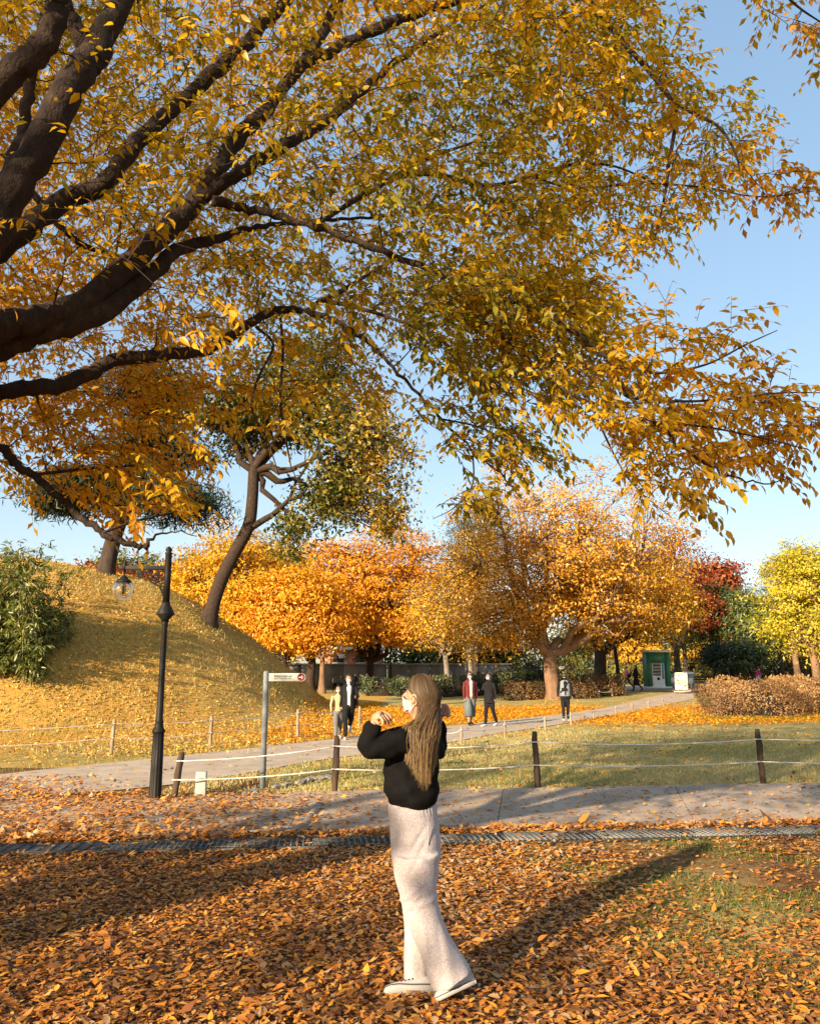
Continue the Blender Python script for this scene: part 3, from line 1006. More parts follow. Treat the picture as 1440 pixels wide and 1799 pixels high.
TRUNK = np.array([[-3.55, 4.75, -0.15], [-3.52, 4.75, 0.15], [-3.46, 4.72, 0.7], [-3.40, 4.70, 1.4], [-3.34, 4.68, 2.0], [-3.30, 4.66, 2.45]])
FORK = TRUNK[-1]
hero = thing('zelkova_tree', 'large golden zelkova spreading its dark limbs overhead from beyond the left edge', 'tree', (TRUNK[0][0], TRUNK[0][1], 0))
HO = np.array([TRUNK[0][0], TRUNK[0][1], 0.0])
limb_defs = [
    # A main limb
    [('f', 2.2, .16), (-120, 640, 4.25, 72), (0, 580, 4.25, 62), (80, 557, 4.35, 58), (150, 528, 4.45, 54), (270, 422, 4.7, 48), (330, 368, 4.9, 44), (380, 300, 5.1, 36), (425, 235, 5.3, 33), (490, 165, 5.6, 26), (555, 75, 5.9, 20), (605, -20, 6.2, 15), (660, -140, 6.5, 10)],
    # A2
    [(345, 352, 4.95, 36), (400, 315, 5.05, 28), (470, 272, 5.2, 25), (530, 240, 5.4, 22), (600, 190, 5.7, 17), (680, 120, 6.1, 12), (780, 50, 6.6, 8)],
    # A3 long drooping branch to the right
    [(372, 352, 4.95, 20), (420, 362, 5.0, 16), (480, 378, 5.05, 15), (570, 403, 5.05, 13), (690, 448, 5.0, 12), (780, 482, 4.95, 11), (850, 510, 4.9, 10.5), (940, 548, 4.8, 9.5), (1010, 585, 4.7, 9), (1070, 632, 4.6, 8.5), (1100, 690, 4.5, 8), (1150, 742, 4.4, 7), (1200, 790, 4.35, 6), (1270, 830, 4.3, 4.5), (1330, 848, 4.25, 3), (1390, 840, 4.2, 1.5)],
    # A3b
    [(800, 512, 4.95, 7), (845, 560, 5.0, 8), (885, 595, 5.0, 8), (940, 642, 4.9, 7), (1000, 690, 4.8, 6), (1060, 712, 4.7, 4.5), (1130, 717, 4.6, 3)],
    # B lower limb
    [('f', 2.25, .15), (-110, 655, 4.45, 64), (0, 608, 4.4, 58), (70, 582, 4.4, 50), (150, 562, 4.45, 46), (250, 492, 4.7, 38), (310, 442, 4.9, 28), (375, 420, 5.1, 17), (430, 402, 5.3, 11), (500, 392, 5.5, 8), (600, 385, 5.7, 6), (690, 378, 5.9, 4)],
    # C lowest limb
    [('f', 1.9, .12), (-110, 715, 4.7, 42), (0, 688, 4.7, 36), (110, 674, 4.75, 33), (190, 637, 4.9, 29), (300, 621, 5.05, 26), (378, 606, 5.2, 23), (425, 577, 5.3, 17), (475, 548, 5.4, 15), (530, 546, 5.4, 13), (590, 565, 5.4, 10), (645, 598, 5.35, 7.5), (700, 655, 5.3, 6), (770, 730, 5.2, 5), (830, 790, 5.1, 4), (900, 855, 5.0, 2.5)],
    # C2
    [(540, 548, 5.42, 8), (570, 525, 5.5, 11), (605, 508, 5.6, 9), (650, 480, 5.8, 6), (720, 440, 6.1, 4)],
    [(565, 527, 5.5, 8), (610, 536, 5.5, 8), (680, 556, 5.5, 6), (760, 590, 5.45, 5), (830, 640, 5.4, 4), (900, 700, 5.3, 3)],
    # C3 two thin hanging shoots
    [(492, 550, 5.38, 5), (497, 620, 5.35, 5), (492, 700, 5.3, 4.5), (502, 770, 5.3, 4), (512, 825, 5.3, 2)],
    [(450, 574, 5.3, 6), (480, 606, 5.25, 5), (455, 660, 5.2, 5), (442, 715, 5.2, 4), (470, 775, 5.2, 3), (490, 835, 5.2, 2)],
    # D
    [('f', 2.1, .15), (-90, 520, 4.3, 54), (0, 440, 4.3, 48), (95, 362, 4.5, 43), (180, 322, 4.6, 38), (240, 250, 4.8, 34), (330, 170, 5.05, 30), (410, 95, 5.3, 30), (490, 15, 5.6, 24), (580, -70, 6.0, 16), (680, -150, 6.4, 9)],
    # E
    [('f', 2.35, .15), (-60, 500, 3.95, 78), (0, 375, 3.9, 72), (80, 235, 3.95, 68), (140, 125, 4.05, 60), (165, 95, 4.1, 58), (205, 15, 4.2, 46), (260, -80, 4.4, 36), (330, -190, 4.7, 24)],
    [(168, 100, 4.1, 36), (140, 60, 4.05, 32), (118, 0, 4.0, 28), (100, -90, 4.0, 28)],
    # F
    [('f', 2.35, .13), (-120, 360, 3.6, 64), (0, 150, 3.5, 58), (70, 85, 3.5, 52), (105, 0, 3.5, 44), (150, -120, 3.6, 32)],
    # G
    [('f', 2.2, .07), (-40, 420, 4.5, 30), (18, 292, 4.5, 26), (42, 220, 4.6, 24), (55, 140, 4.7, 22), (75, 40, 4.9, 16), (100, -60, 5.1, 10)],
    # Hh
    [(30, 310, 4.5, 12), (62, 345, 4.6, 13), (110, 402, 4.75, 12), (150, 432, 4.9, 11), (195, 446, 5.1, 9), (260, 470, 5.4, 5)],
    # I lower left drooping branch
    [('f', 1.75, .05), (-110, 745, 4.8, 24), (0, 786, 4.85, 17), (25, 815, 4.85, 16), (62, 836, 4.9, 15), (110, 880, 4.95, 14), (150, 915, 5.0, 13), (190, 942, 5.0, 12), (228, 956, 5.0, 11), (256, 961, 5.0, 10), (262, 950, 5.0, 6), (300, 935, 5.05, 3), (345, 942, 5.1, 1.5)],
    [(55, 834, 4.9, 6), (110, 828, 5.0, 6), (165, 822, 5.1, 5), (240, 818, 5.2, 3)],
    [(180, 936, 5.0, 6), (230, 918, 5.1, 5), (290, 903, 5.2, 4), (350, 890, 5.3, 2.5)],
    # J upper
    [(525, 115, 5.75, 20), (575, 92, 5.8, 22), (650, 55, 5.9, 20), (720, 25, 6.0, 18), (830, -8, 6.1, 15), (920, -25, 6.0, 12), (1000, -25, 5.8, 11)],
    # K
    [(985, -28, 5.8, 10), (1035, 2, 5.6, 10), (1070, 45, 5.5, 10), (1105, 85, 5.4, 9.5), (1145, 130, 5.3, 9), (1180, 178, 5.2, 9), (1186, 215, 5.2, 7.5), (1175, 285, 5.15, 6.5), (1168, 340, 5.1, 5), (1150, 420, 5.1, 3)],
    [(1182, 182, 5.2, 6), (1225, 202, 5.1, 6), (1265, 225, 5.05, 5), (1290, 265, 5.0, 4.5), (1300, 300, 5.0, 3)],
    # M
    [(560, 392, 5.4, 7), (625, 350, 5.7, 10), (690, 312, 6.0, 10), (755, 276, 6.3, 7), (830, 250, 6.6, 4)],
    [(690, 312, 6.0, 8), (760, 305, 6.1, 9), (850, 325, 6.1, 7), (930, 312, 6.0, 6), (1010, 288, 5.9, 5), (1080, 292, 5.8, 4), (1150, 322, 5.7, 3)],
    [(940, 312, 6.0, 4), (1010, 330, 5.8, 4), (1120, 322, 5.5, 4), (1230, 328, 5.2, 3.5), (1330, 345, 5.0, 2.5), (1430, 335, 4.9, 1.5)],
    # lower right shoots
    [(1085, 645, 4.55, 5), (1160, 655, 4.5, 5), (1240, 640, 4.45, 4), (1310, 605, 4.4, 3), (1365, 580, 4.4, 1.5)],
    [(1110, 700, 4.5, 5), (1200, 705, 4.4, 5), (1290, 700, 4.3, 4), (1370, 690, 4.2, 3), (1460, 690, 4.2, 1.5)],
    [(1150, 742, 4.4, 5), (1240, 750, 4.3, 4), (1340, 770, 4.2, 3), (1420, 790, 4.15, 1.5)],
    [(1030, 690, 4.75, 4), (1060, 760, 4.6, 4), (1090, 820, 4.5, 3), (1120, 860, 4.45, 2), (1180, 910, 4.4, 1.2)],
    # over the top right corner
    [(1000, -60, 5.0, 12), (1150, -130, 4.7, 11), (1280, -110, 4.5, 9), (1350, -40, 4.4, 6), (1400, 10, 4.4, 4), (1460, 50, 4.4, 2)],
    # lower middle fan
    [(770, 735, 5.2, 4), (840, 750, 5.1, 3.5), (910, 785, 5.0, 3), (980, 830, 4.9, 1.5)],
    [(830, 790, 5.1, 3), (830, 850, 5.0, 3), (800, 890, 5.0, 2), (760, 912, 5.0, 1.2)],
]
SKEL_P, SKEL_R = [], []
tm = smooth_path(TRUNK, np.array([.42, .36, .30, .275, .27, .23]), 6)
mbt = MB()
flv = tube_np(tm[0] - HO, tm[1], 20)
mbt.add(flv[0], [flv[1]] + flv[2])
mbt.build('trunk', M['bark'], hero, True)
for ld in limb_defs:
    pts = []
    rad = []
    body = [e for e in ld if not isinstance(e[0], str)]
    pp, rr = px_path(body)
    if isinstance(ld[0][0], str):
        z, r = ld[0][1], ld[0][2]
        st = np.array([np.interp(z, TRUNK[:, 2], TRUNK[:, 0]), np.interp(z, TRUNK[:, 2], TRUNK[:, 1]), z])
        pp = np.vstack([st, pp])
        rr = np.append(r, rr)
    q, r = smooth_path(pp, rr, 6)
    if r.max() > 0.03:
        q[2:-2] += rng.normal(0, 0.008, (len(q) - 4, 3))
    V, Fq, caps = tube_np(q - HO, r, 14 if r.max() > 0.05 else 7)
    MB().add(V, [Fq] + caps).build('limb', M['bark'] if r.max() > 0.02 else M['bark_dark'], hero, True)
    SKEL_P.append(q)
    SKEL_R.append(r)

# limbs that carry the part of the crown above and behind the camera
behind = []
for tx, ty, tz in [(-6.5, 1.5, 5.2), (-5.0, -1.0, 5.8), (-2.5, 0.5, 6.6), (-7.5, 4.5, 5.6), (-5.5, 7.5, 5.6), (-8.0, -1.5, 5.2), (-5.5, 3.0, 8.0), (-4.5, 5.5, 8.0)]:
    mid = FORK + (np.array([tx, ty, tz]) - FORK) * 0.5 + np.array([0, 0, 0.5])
    q, r = smooth_path(np.array([FORK - [0, 0, .2], mid, [tx, ty, tz]]), np.array([.09, .05, .015]), 8)
    V, Fq, caps = tube_np(q - HO, r, 8)
    MB().add(V, [Fq] + caps).build('limb', M['bark'], hero, True)
    SKEL_P.append(q)
    SKEL_R.append(r)

# --- twigs and leaves grow towards points spread through the crown
regions = [
    # polygon in the picture, depth range, number of sprays (shoots grow on a little beyond these bounds)
    ([(-260, -320), (1060, -320), (1110, 40), (1030, 280), (960, 440), (840, 540), (700, 600), (420, 560), (-260, 640)], (4.3, 9.0), 3000),
    ([(-260, -320), (800, -320), (700, 200), (500, 420), (300, 600), (-260, 560)], (3.4, 5.2), 220),
    ([(850, -60), (1120, -60), (1130, 60), (1210, 110), (1270, 170), (1340, 250), (1300, 310), (1215, 360), (1160, 410), (1090, 470), (980, 530), (850, 480)], (4.7, 6.6), 330),
    ([(1310, 300), (1390, 305), (1400, 340), (1350, 360), (1300, 345)], (4.7, 5.2), 9),
    ([(720, 480), (1050, 500), (1060, 580), (960, 720), (850, 680), (700, 620)], (4.6, 6.0), 250),
    ([(1000, 620), (1100, 590), (1200, 575), (1310, 590), (1280, 640), (1370, 670), (1420, 730), (1350, 790), (1320, 830), (1240, 830), (1120, 815), (1060, 790), (1010, 740)], (4.1, 4.9), 128),
    ([(1060, 820), (1200, 840), (1160, 870), (1090, 860)], (4.3, 4.6), 8),
    ([(700, 710), (790, 695), (880, 730), (950, 790), (920, 820), (840, 820), (760, 780)], (4.8, 5.4), 36),
    ([(760, 870), (840, 845), (840, 900), (780, 905)], (4.9, 5.1), 6),
    ([(-150, 690), (320, 650), (350, 720), (290, 790), (330, 845), (270, 890), (200, 895), (110, 860), (0, 815), (-150, 830)], (4.8, 6.2), 185),
    ([(-150, 560), (420, 580), (680, 600), (640, 680), (560, 720), (450, 760), (330, 720), (-150, 690)], (4.9, 7.2), 170),
    ([(1235, -80), (1480, -90), (1480, 40), (1410, 60), (1310, 20)], (4.3, 4.7), 22),
]
targets = []
for poly, (y0, y1), cnt in regions:
    poly = np.array(poly, float)
    lo, hi = poly.min(0), poly.max(0)
    got = 0
    while got < cnt:
        a = rng.uniform(lo, hi, (cnt * 2, 2))
        a = a[in_poly(a[:, 0], a[:, 1], poly)][:cnt - got]
        for px, py in a:
            targets.append(P(px, py, rng.uniform(y0, y1)))
        got += len(a)
targets = np.array(targets)
# keep the thick limbs in view: few sprays grow in front of them
LB = []
for q_, r_ in zip(SKEL_P, SKEL_R):
    if r_.max() > 0.028:
        k_ = r_ > 0.022
        a_, b_, d_ = to_px(q_[k_])
        LB.append(np.stack([a_, b_, q_[k_][:, 1], r_[k_] / np.maximum(d_, .3) * FPX], 1)[d_ > 0.5])
LB = np.concatenate(LB)


def before_limb(p, pad):
    a_, b_, d_ = to_px(p)
    hit = np.zeros(len(p), bool)
    for L_ in LB:
        hit |= ((a_ - L_[0]) ** 2 + (b_ - L_[1]) ** 2 < (L_[3] + pad) ** 2) & (p[:, 1] < L_[2] + 0.05)
    return hit


targets = targets[~(before_limb(targets, 14) & (rng.random(len(targets)) < 0.55))]
# crown volume outside the picture (left, above and behind)
nb = 380
c = rng.normal(size=(nb * 3, 3))
c = unit(c) * (rng.random((nb * 3, 1)) ** 0.4)
c = c * [5.6, 6.2, 2.9] + [-3.6, 3.2, 6.3]
sx, sy, sd = to_px(c)
inside = (sd > 0.3) & (sx > -150) & (sx < 1590) & (sy > -250) & (sy < 2000)
near = (np.linalg.norm(c - [0, 0, CAM_H], axis=1) < 2.2)
hidden = c[(~inside) & (~near) & (c[:, 2] > 3.7)][:nb]
vis_n = len(targets)
targets = np.vstack([targets, hidden])
order = np.argsort(np.linalg.norm(targets - FORK, axis=1) + rng.uniform(0, 0.8, len(targets)))

SP = np.concatenate(SKEL_P)
SR = np.concatenate(SKEL_R)
cap = len(SP) + len(targets) * 5
sp = np.zeros((cap, 3), np.float32)
srr = np.zeros(cap)
fd_ = np.zeros(cap, np.float32)
ns = len(SP)
sp[:ns] = SP
srr[:ns] = SR
fd_[:ns] = 0.15 * np.linalg.norm(SP - FORK, axis=1)
twigs = MB()
lpos, lax, lnr, lL, lt = [], [], [], [], []
for idx in order:
    T = targets[idx]
    is_hidden = idx >= vis_n
    d = np.sqrt(((sp[:ns] - T.astype(np.float32)) ** 2).sum(1))
    j = int(np.argmin(d + fd_[:ns]))
    base = sp[j].astype(float)
    dist = d[j]
    out = T - FORK
    out = out / np.linalg.norm(out)
    if dist > 1.6 and not is_hidden:
        base = T - out * 0.5
    rb = min(srr[j] * 0.6, 0.006 + 0.004 * dist)
    nseg = 5
    t = np.linspace(0, 1, nseg)[:, None]
    sag = np.sin(t * math.pi) * (0.10 * dist)
    q = base * (1 - t) + T * t + np.array([0, 0, 1.0]) * sag * rng.uniform(-.2, 1.0)
    q[1:-1] += rng.normal(0, 0.03 * min(dist, 1.0), (nseg - 2, 3))
    # the leafy end of the shoot goes on outwards and droops
    hd = unit((T - base) * 0.7 + out * 0.4 * max(dist, .2) + rng.normal(0, 0.25, 3) * max(dist, .2))
    L = rng.uniform(0.22, 0.42) * (1.25 if is_hidden else 1)
    ts = np.linspace(0, 1, 4)[1:, None]
    end = T + hd * L * ts + np.array([0, 0, -1.0]) * L * 0.38 * ts ** 2
    shoot = np.vstack([q, end])
    rad = np.concatenate([np.linspace(max(rb, .003), .0028, nseg), np.linspace(.0026, .001, 3)])
    if ns + 5 < cap:
        sp[ns:ns + 4] = q[1:]
        srr[ns:ns + 4] = rad[1:nseg]
        fd_[ns:ns + 4] = 0.15 * np.linalg.norm(q[1:] - FORK, axis=1)
        ns += 4
    V, Fq, _ = tube_np(shoot - HO, rad, 3)
    twigs.add(V, [Fq])
    # leaves in two ranks along the shoot, plus side sprays
    nside = 2 if is_hidden else int(rng.integers(2, 5))
    lines = [np.vstack([q[-2:], end])]
    for s in range(nside):
        k = rng.uniform(0.1, 0.8)
        b0_ = T + hd * L * k
        sd_ = unit(np.cross(hd, [0, 0, 1.0]) * (1 if s % 2 else -1) * rng.uniform(.6, 1.1) + hd * rng.uniform(.2, .7) + rng.normal(0, .2, 3))
        l2 = rng.uniform(0.12, 0.26)
        tt_ = np.linspace(0, 1, 4)[:, None]
        side = b0_ + sd_ * l2 * tt_ + np.array([0, 0, -1.0]) * l2 * 0.35 * tt_ ** 2
        lines.append(side)
        if not is_hidden:
            V, Fq, _ = tube_np(side[::3] - HO, [.002, .0008], 3)
            twigs.add(V, [Fq])
    # colour of the spray: greener in the middle, browner to the right tips, gold to the left
    sx_, sy_, _ = to_px(T)
    base_t = 0.51 + 0.14 * math.sin(T[0] * 1.3 + T[2] * 1.1 + 0.5) + 0.10 * math.sin(T[1] * 2.1 - T[0] * 0.9)
    if not is_hidden:
        base_t += -0.33 * math.exp(-((sx_ - 880) / 270) ** 2 - ((sy_ - 200) / 230) ** 2)
        base_t += 0.17 * float(smooth(1150, 1400, sx_))
        base_t += -0.10 * math.exp(-((sx_ - 820) / 300) ** 2 - ((sy_ - 620) / 130) ** 2)
    base_t += rng.normal(0, 0.07)
    for ln in lines:
        seg = np.linalg.norm(ln[-1] - ln[0])
        nl = max(3, int(seg / (0.075 if is_hidden else 0.031)))
        u = np.linspace(0.12, 1, nl) * (len(ln) - 1)
        i0 = np.minimum(u.astype(int), len(ln) - 2)
        f = (u - i0)[:, None]
        p = ln[i0] * (1 - f) + ln[i0 + 1] * f
        tg = unit(ln[i0 + 1] - ln[i0])
        side = unit(np.cross(tg, [0, 0, 1.0])) * np.where(np.arange(nl) % 2, 1, -1)[:, None]
        ax = unit(side * rng.uniform(.5, 1.0, (nl, 1)) + tg * rng.uniform(.35, .9, (nl, 1)) + np.array([0, 0, -1.0]) * rng.uniform(.1, .75, (nl, 1)) + rng.normal(0, .12, (nl, 3)))
        nr = np.array([0, 0, 1.0]) + rng.normal(0, 0.42, (nl, 3))
        sz = (0.105 if is_hidden else 0.062) * rng.uniform(.6, 1.3, nl)
        lpos.append(p)
        lax.append(ax)
        lnr.append(nr)
        lL.append(sz)
        lt.append(np.clip(base_t + rng.normal(0, 0.11, nl), 0.0, 1.0))
lpos = np.concatenate(lpos)
lax = np.concatenate(lax)
lnr = np.concatenate(lnr)
lL = np.concatenate(lL)
lt = np.concatenate(lt)
twigs.build('twigs', M['bark_dark'], hero, False, kind='stuff')
# keep leaves clear of the lens
far_enough = np.linalg.norm(lpos - [0, 0, CAM_H], axis=1) > 1.9
far_enough &= ~(before_limb(lpos, 3) & (rng.random(len(lpos)) < 0.45))
lpos, lax, lnr, lL, lt = [a[far_enough] for a in (lpos, lax, lnr, lL, lt)]
print('hero leaves', len(lpos))
sx, sy, sd = to_px(lpos)
vis = (sd > 0.3) & (sx > 5) & (sx < 1435) & (sy > 5) & (sy < 1700)
big = np.argsort(np.where(vis, lL / np.maximum(sd, .1), -1))[-300:]
rest = np.ones(len(lpos), bool)
rest[big] = False
near_l = vis & (sd < 5.0)
for sel, tm_ in ((rest & near_l, (LEAF7_V, LEAF7_F)), (rest & ~near_l, (LEAF4_V, LEAF4_F))):
    k_ = int(sel.sum())
    me = leaf_mesh('crown', lpos[sel] - HO, lax[sel], lnr[sel], lL[sel], lt[sel], M['canopy'], tm_, width=rng.uniform(.85, 1.15, k_), curl=rng.normal(-0.05, 0.10, k_))
    newobj('crown', me, hero, kind='stuff')
variants = []
for k in range(10):
    variants.append(leaf_mesh('leaf', np.zeros((1, 3)), np.array([[0, 1.0, 0]]), np.array([[0, 0, 1.0]]), 1.0, np.array([0.05 + 0.1 * k]), M['canopy'], width=rng.uniform(0.9, 1.15), curl=rng.normal(-.05, 0.1, 1)))
for i in big:
    o = newobj('leaf', variants[int(np.clip(lt[i] / 0.1, 0, 9))], hero)
    yv = Vector(lax[i]).normalized()
    xv = yv.cross(Vector(lnr[i])).normalized()
    zv = xv.cross(yv)
    mw = Matrix.Translation(Vector(lpos[i] - HO)) @ Matrix((xv, yv, zv)).transposed().to_4x4() @ Matrix.Scale(lL[i], 4)
    o.matrix_basis = mw
# ------------------------------------------------------------------ other trees and shrubs
def limb_tube(mb, a, b, ra, rb, bend=0.12, sides=6, up=0.0, k=5):
    a, b = np.asarray(a, float), np.asarray(b, float)
    L = np.linalg.norm(b - a)
    t = np.linspace(0, 1, k)[:, None]
    q = a * (1 - t) + b * t
    q[1:-1] += rng.normal(0, bend * L * 0.35, (k - 2, 3))
    q += np.array([0, 0, 1.0]) * up * L * np.sin(t * math.pi)
    r = np.linspace(ra, rb, k)
    V, F, caps = tube_np(q, r, sides)
    mb.add(V, [F])
    return q, r


def make_tree(name, label, base, trunk, r0, ells, n_clumps, per, leaf, mat, bark, limbs=7, group=None, shell=0.45, clump=(0.9, 0.42), tint=None, tmpl=(LEAF4_V, LEAF4_F), width=1.0, droop=0.0, twig=1.0, extra_twigs=0, gap=0.0, flare=1.5, up=0.5):
    """trunk: points relative to base ending at the fork; ells: crown ellipsoids (centre rel. to base, radii, weight)"""
    base = np.asarray(base, float)
    t = thing(name, label, 'tree', tuple(base), 0, group)
    trunk = np.asarray(trunk, float)
    wood = MB()
    rr = np.linspace(r0, r0 * 0.72, len(trunk))
    rr[0] *= flare
    q, r = smooth_path(trunk, rr, 5)
    V, F, caps = tube_np(q, r, 12)
    wood.add(V, [F])
    fork = trunk[-1]
    w = np.array([e[2] for e in ells], float)
    w /= w.sum()
    # clump centres
    which = rng.choice(len(ells), n_clumps, p=w)
    u = rand_unit(n_clumps)
    rad = rng.random(n_clumps) ** shell
    cen = np.array([ells[i][0] for i in which], float)
    rds = np.array([ells[i][1] for i in which], float)
    wob = 1 + 0.16 * np.sin(u[:, 0] * 5 + u[:, 2] * 4 + base[0]) + 0.10 * np.sin(u[:, 1] * 9 + base[1])
    C = cen + u * rds * (rad * wob)[:, None]
    C = C[C[:, 2] > 0.8]
    if gap > 0:
        g = np.sin(C[:, 0] * 1.1 + base[0]) * np.sin(C[:, 1] * 1.2) * np.sin(C[:, 2] * 1.3 + 1)
        C = C[(g < 0.25) | (rng.random(len(C)) > gap)]
    # limbs
    sk = [q[-3:]]
    for k in range(limbs):
        i = rng.choice(len(ells), p=w)
        a = 2 * math.pi * k / limbs + rng.uniform(-.3, .3)
        e = ells[i]
        tip = np.array(e[0]) + np.array(e[1]) * np.array([math.cos(a) * rng.uniform(.35, .7), math.sin(a) * rng.uniform(.35, .7), rng.uniform(.0, .6)])
        lq, lr = limb_tube(wood, fork - [0, 0, r0 * .6], tip, r0 * rng.uniform(.42, .6), r0 * 0.12, 0.10, 8, -0.08, 8)
        sk.append(lq[1:])
        for s in range(3):
            j = rng.integers(2, 7)
            tip2 = lq[j] + unit(rng.normal(size=3) + [0, 0, .5]) * np.mean(e[1]) * rng.uniform(.3, .55)
            l2, _ = limb_tube(wood, lq[j], tip2, lr[j] * .6, r0 * 0.05, 0.12, 5, 0, 6)
            sk.append(l2[1:])
    SK = np.concatenate(sk)
    for c in C[rng.random(len(C)) < twig]:
        d = np.linalg.norm(SK - c, axis=1) + 0.25 * np.linalg.norm(SK - fork, axis=1)
        j = int(np.argmin(d))
        limb_tube(wood, SK[j], c, min(r0 * .09, .05), 0.010, 0.12, 3, 0.05, 4)
    for k in range(extra_twigs):
        c = C[rng.integers(len(C))]
        tip = c + unit(rng.normal(size=3) + [0, 0, .8]) * rng.uniform(.4, 1.3)
        limb_tube(wood, c, tip, 0.014, 0.005, 0.1, 3, 0, 4)
    wood.build('trunk', bark, t, True)
    # leaves
    n = len(C) * per
    ci = np.repeat(np.arange(len(C)), per)
    s = rng.uniform(0.6, 1.3, len(C))[ci][:, None]
    off = rng.normal(size=(n, 3)) * [clump[0] * .55, clump[0] * .55, clump[1] * .55] * s
    off[:, 2] -= droop * (off[:, 0] ** 2 + off[:, 1] ** 2)
    pos = C[ci] + off
    ctr = np.average([e[0] for e in ells], axis=0, weights=w)
    outw = unit(pos - ctr)
    nr = outw * 0.8 + np.array([0, 0, up]) + rng.normal(0, 0.55, (n, 3))
    ax = unit(np.cross(nr, rand_unit(n)))
    ax[:, 2] -= 0.25
    tc = rng.normal(0, 0.16, len(C))[ci] + rng.normal(0, 0.17, n) + 0.5
    if tint is not None:
        tc = tc + tint(pos)
    me = leaf_mesh('crown', pos, ax, nr, leaf * rng.uniform(.65, 1.3, n), np.clip(tc, 0, 1), mat, tmpl, width)
    newobj('crown', me, t, kind='stuff')
    return t


def rel(px, py, Y, base):
    return P(px, py, Y) - base


def ell_px(x0, x1, y0, y1, Y, base, depth=None, w=1.0):
    c = P((x0 + x1) / 2, (y0 + y1) / 2, Y)
    d = to_px(c)[2]
    rx = (x1 - x0) / 2 * d / FPX
    rz = (y1 - y0) / 2 * d / FPX
    return (c - base, np.array([rx, depth or rx * 0.9, rz]), w)


GROVE_SEED = 3
rng = np.random.default_rng(GROVE_SEED)
# --- neighbours behind the viewer whose crowns keep most of the low sun off this spot
for (bx, by, r_, zb, zt), lab, low in [((-12.2, -5.8, 4.4, 7.0, 13.5), 'zelkova of the grove behind the viewer, farthest left', [(-1.2, 1.0, -1.2, 1.0), (1.6, -1.0, -1.6, .8)]),
                                       ((-7.0, -9.8, 4.4, 7.1, 14.0), 'zelkova of the grove behind the viewer, in the middle', [(.2, -.4, -1.0, .9), (-2.4, 2.0, -1.5, .8), (2.2, -2.0, -1.9, .7)]),
                                       ((-2.6, -13.4, 4.4, 7.0, 13.5), 'zelkova of the grove behind the viewer, farthest right', [(-1.6, 1.4, -1.4, .8), (1.0, -1.0, -1.0, 1.0), (.2, .2, -2.2, .6)])]:
    b = np.array([bx, by, 0.0])
    make_tree('zelkova_tree', lab, b, [np.array([0, 0, -.2]), np.array([0, 0, 1.2]), np.array([.1, .1, 4.2])], 0.28,
              [((0, 0, (zb + zt) / 2), np.array([r_, r_, (zt - zb) / 2]), 1.0)] + [((x_, y_, zb + z_), np.array([q_, q_, .5]), .07) for x_, y_, z_, q_ in low], 125, 34, 0.24, M['canopy'], M['bark'], 9, 'grove behind the viewer', shell=0.45, clump=(1.0, .4), gap=.75)
rng = np.random.default_rng(303)
# --- the big golden zelkova and its dark-trunked neighbour
b = G(972, 1229)
Yb = b[1]
make_tree('golden_zelkova', 'big golden tree with a pale sunlit trunk behind the walker in the vest', b,
          [np.array([0, 0, -.2]), np.array([0, 0, .3]), rel(968, 1190, Yb, b), rel(966, 1160, Yb, b), rel(962, 1140, Yb, b)], 0.44,
          [ell_px(765, 1200, 815, 1110, Yb, b, w=3.0), ell_px(960, 1210, 960, 1120, Yb + .5, b, w=1.0), ell_px(790, 960, 1000, 1150, Yb - 1, b, w=.8)], 760, 66, 0.185, M['gold'], M['bark_warm'], 10,
          shell=0.42, clump=(0.85, 0.5), extra_twigs=140, gap=0.25, tint=lambda p: 0.12 * (p[:, 2] - 7) / 4, flare=1.45)
b = at_ground(1052, 54)
make_tree('amber_zelkova', 'amber tree with a dark forked trunk right of the pale sunlit trunk', b,
          [np.array([0, 0, -.2]), np.array([0.0, 0, .6]), rel(1054, 1180, 54, b), rel(1054, 1140, 54, b)], 0.5,
          [ell_px(960, 1215, 940, 1135, 54, b, w=2), ell_px(1090, 1225, 1010, 1135, 53, b, w=1)], 380, 60, 0.21, M['amber'], M['bark_dark'], 8, clump=(1.1, .5), flare=1.25)
# --- orange trees beyond the mound
orange_spec = [
    ('orange zelkova with a domed crown rising behind the woman\'s head', 648, 76, (515, 795, 935, 1128), M['orange'], 430, 0.0),
    ('yellow and orange zelkova directly right of the leaning oak trunk', 430, 72, (295, 525, 925, 1140), M['amber'], 380, 0.12),
    ('bright orange zelkova with low branches over the small signpost', 545, 68, (420, 620, 1000, 1140), M['orange'], 330, 0.15),
    ('yellow-green zelkova peeking between the two orange crowns', 500, 84, (420, 590, 948, 1080), M['amber'], 150, -0.15),
]
for lab, px, Y, (x0, x1, y0, y1), mt, nc, tn in orange_spec:
    b = at_ground(px, Y)
    make_tree('orange_zelkova', lab, b, [np.array([0, 0, -.2]), np.array([0, 0, .8]), np.array([.1, 0, 2.0]), np.array([.1, 0, 2.8])], 0.42,
              [ell_px(x0, x1, y0, y1, Y, b), ell_px(x0 + 30, x1 - 30, y1 - 60, y1 + 5, Y - 1, b, w=.35)], int(nc * 1.8), 60, 0.31, mt, M['bark'], 8, 'orange trees beyond the mound', shell=0.36, clump=(1.6, .46), tint=lambda p, tn=tn: tn + 0 * p[:, 0], gap=0.12)
# slim trunk in the sun left of the couple
b = at_ground(566, 66)
make_tree('slim_orange_tree', 'slim sunlit trunk with sparse orange leaves behind the signboard arrow', b, [np.array([0, 0, -.2]), np.array([0, 0, 1.2]), np.array([.0, 0, 2.8])], 0.26,
          [ell_px(500, 640, 1080, 1150, 66, b)], 70, 40, 0.2, M['orange'], M['bark_warm'], 5, clump=(1.0, .4))
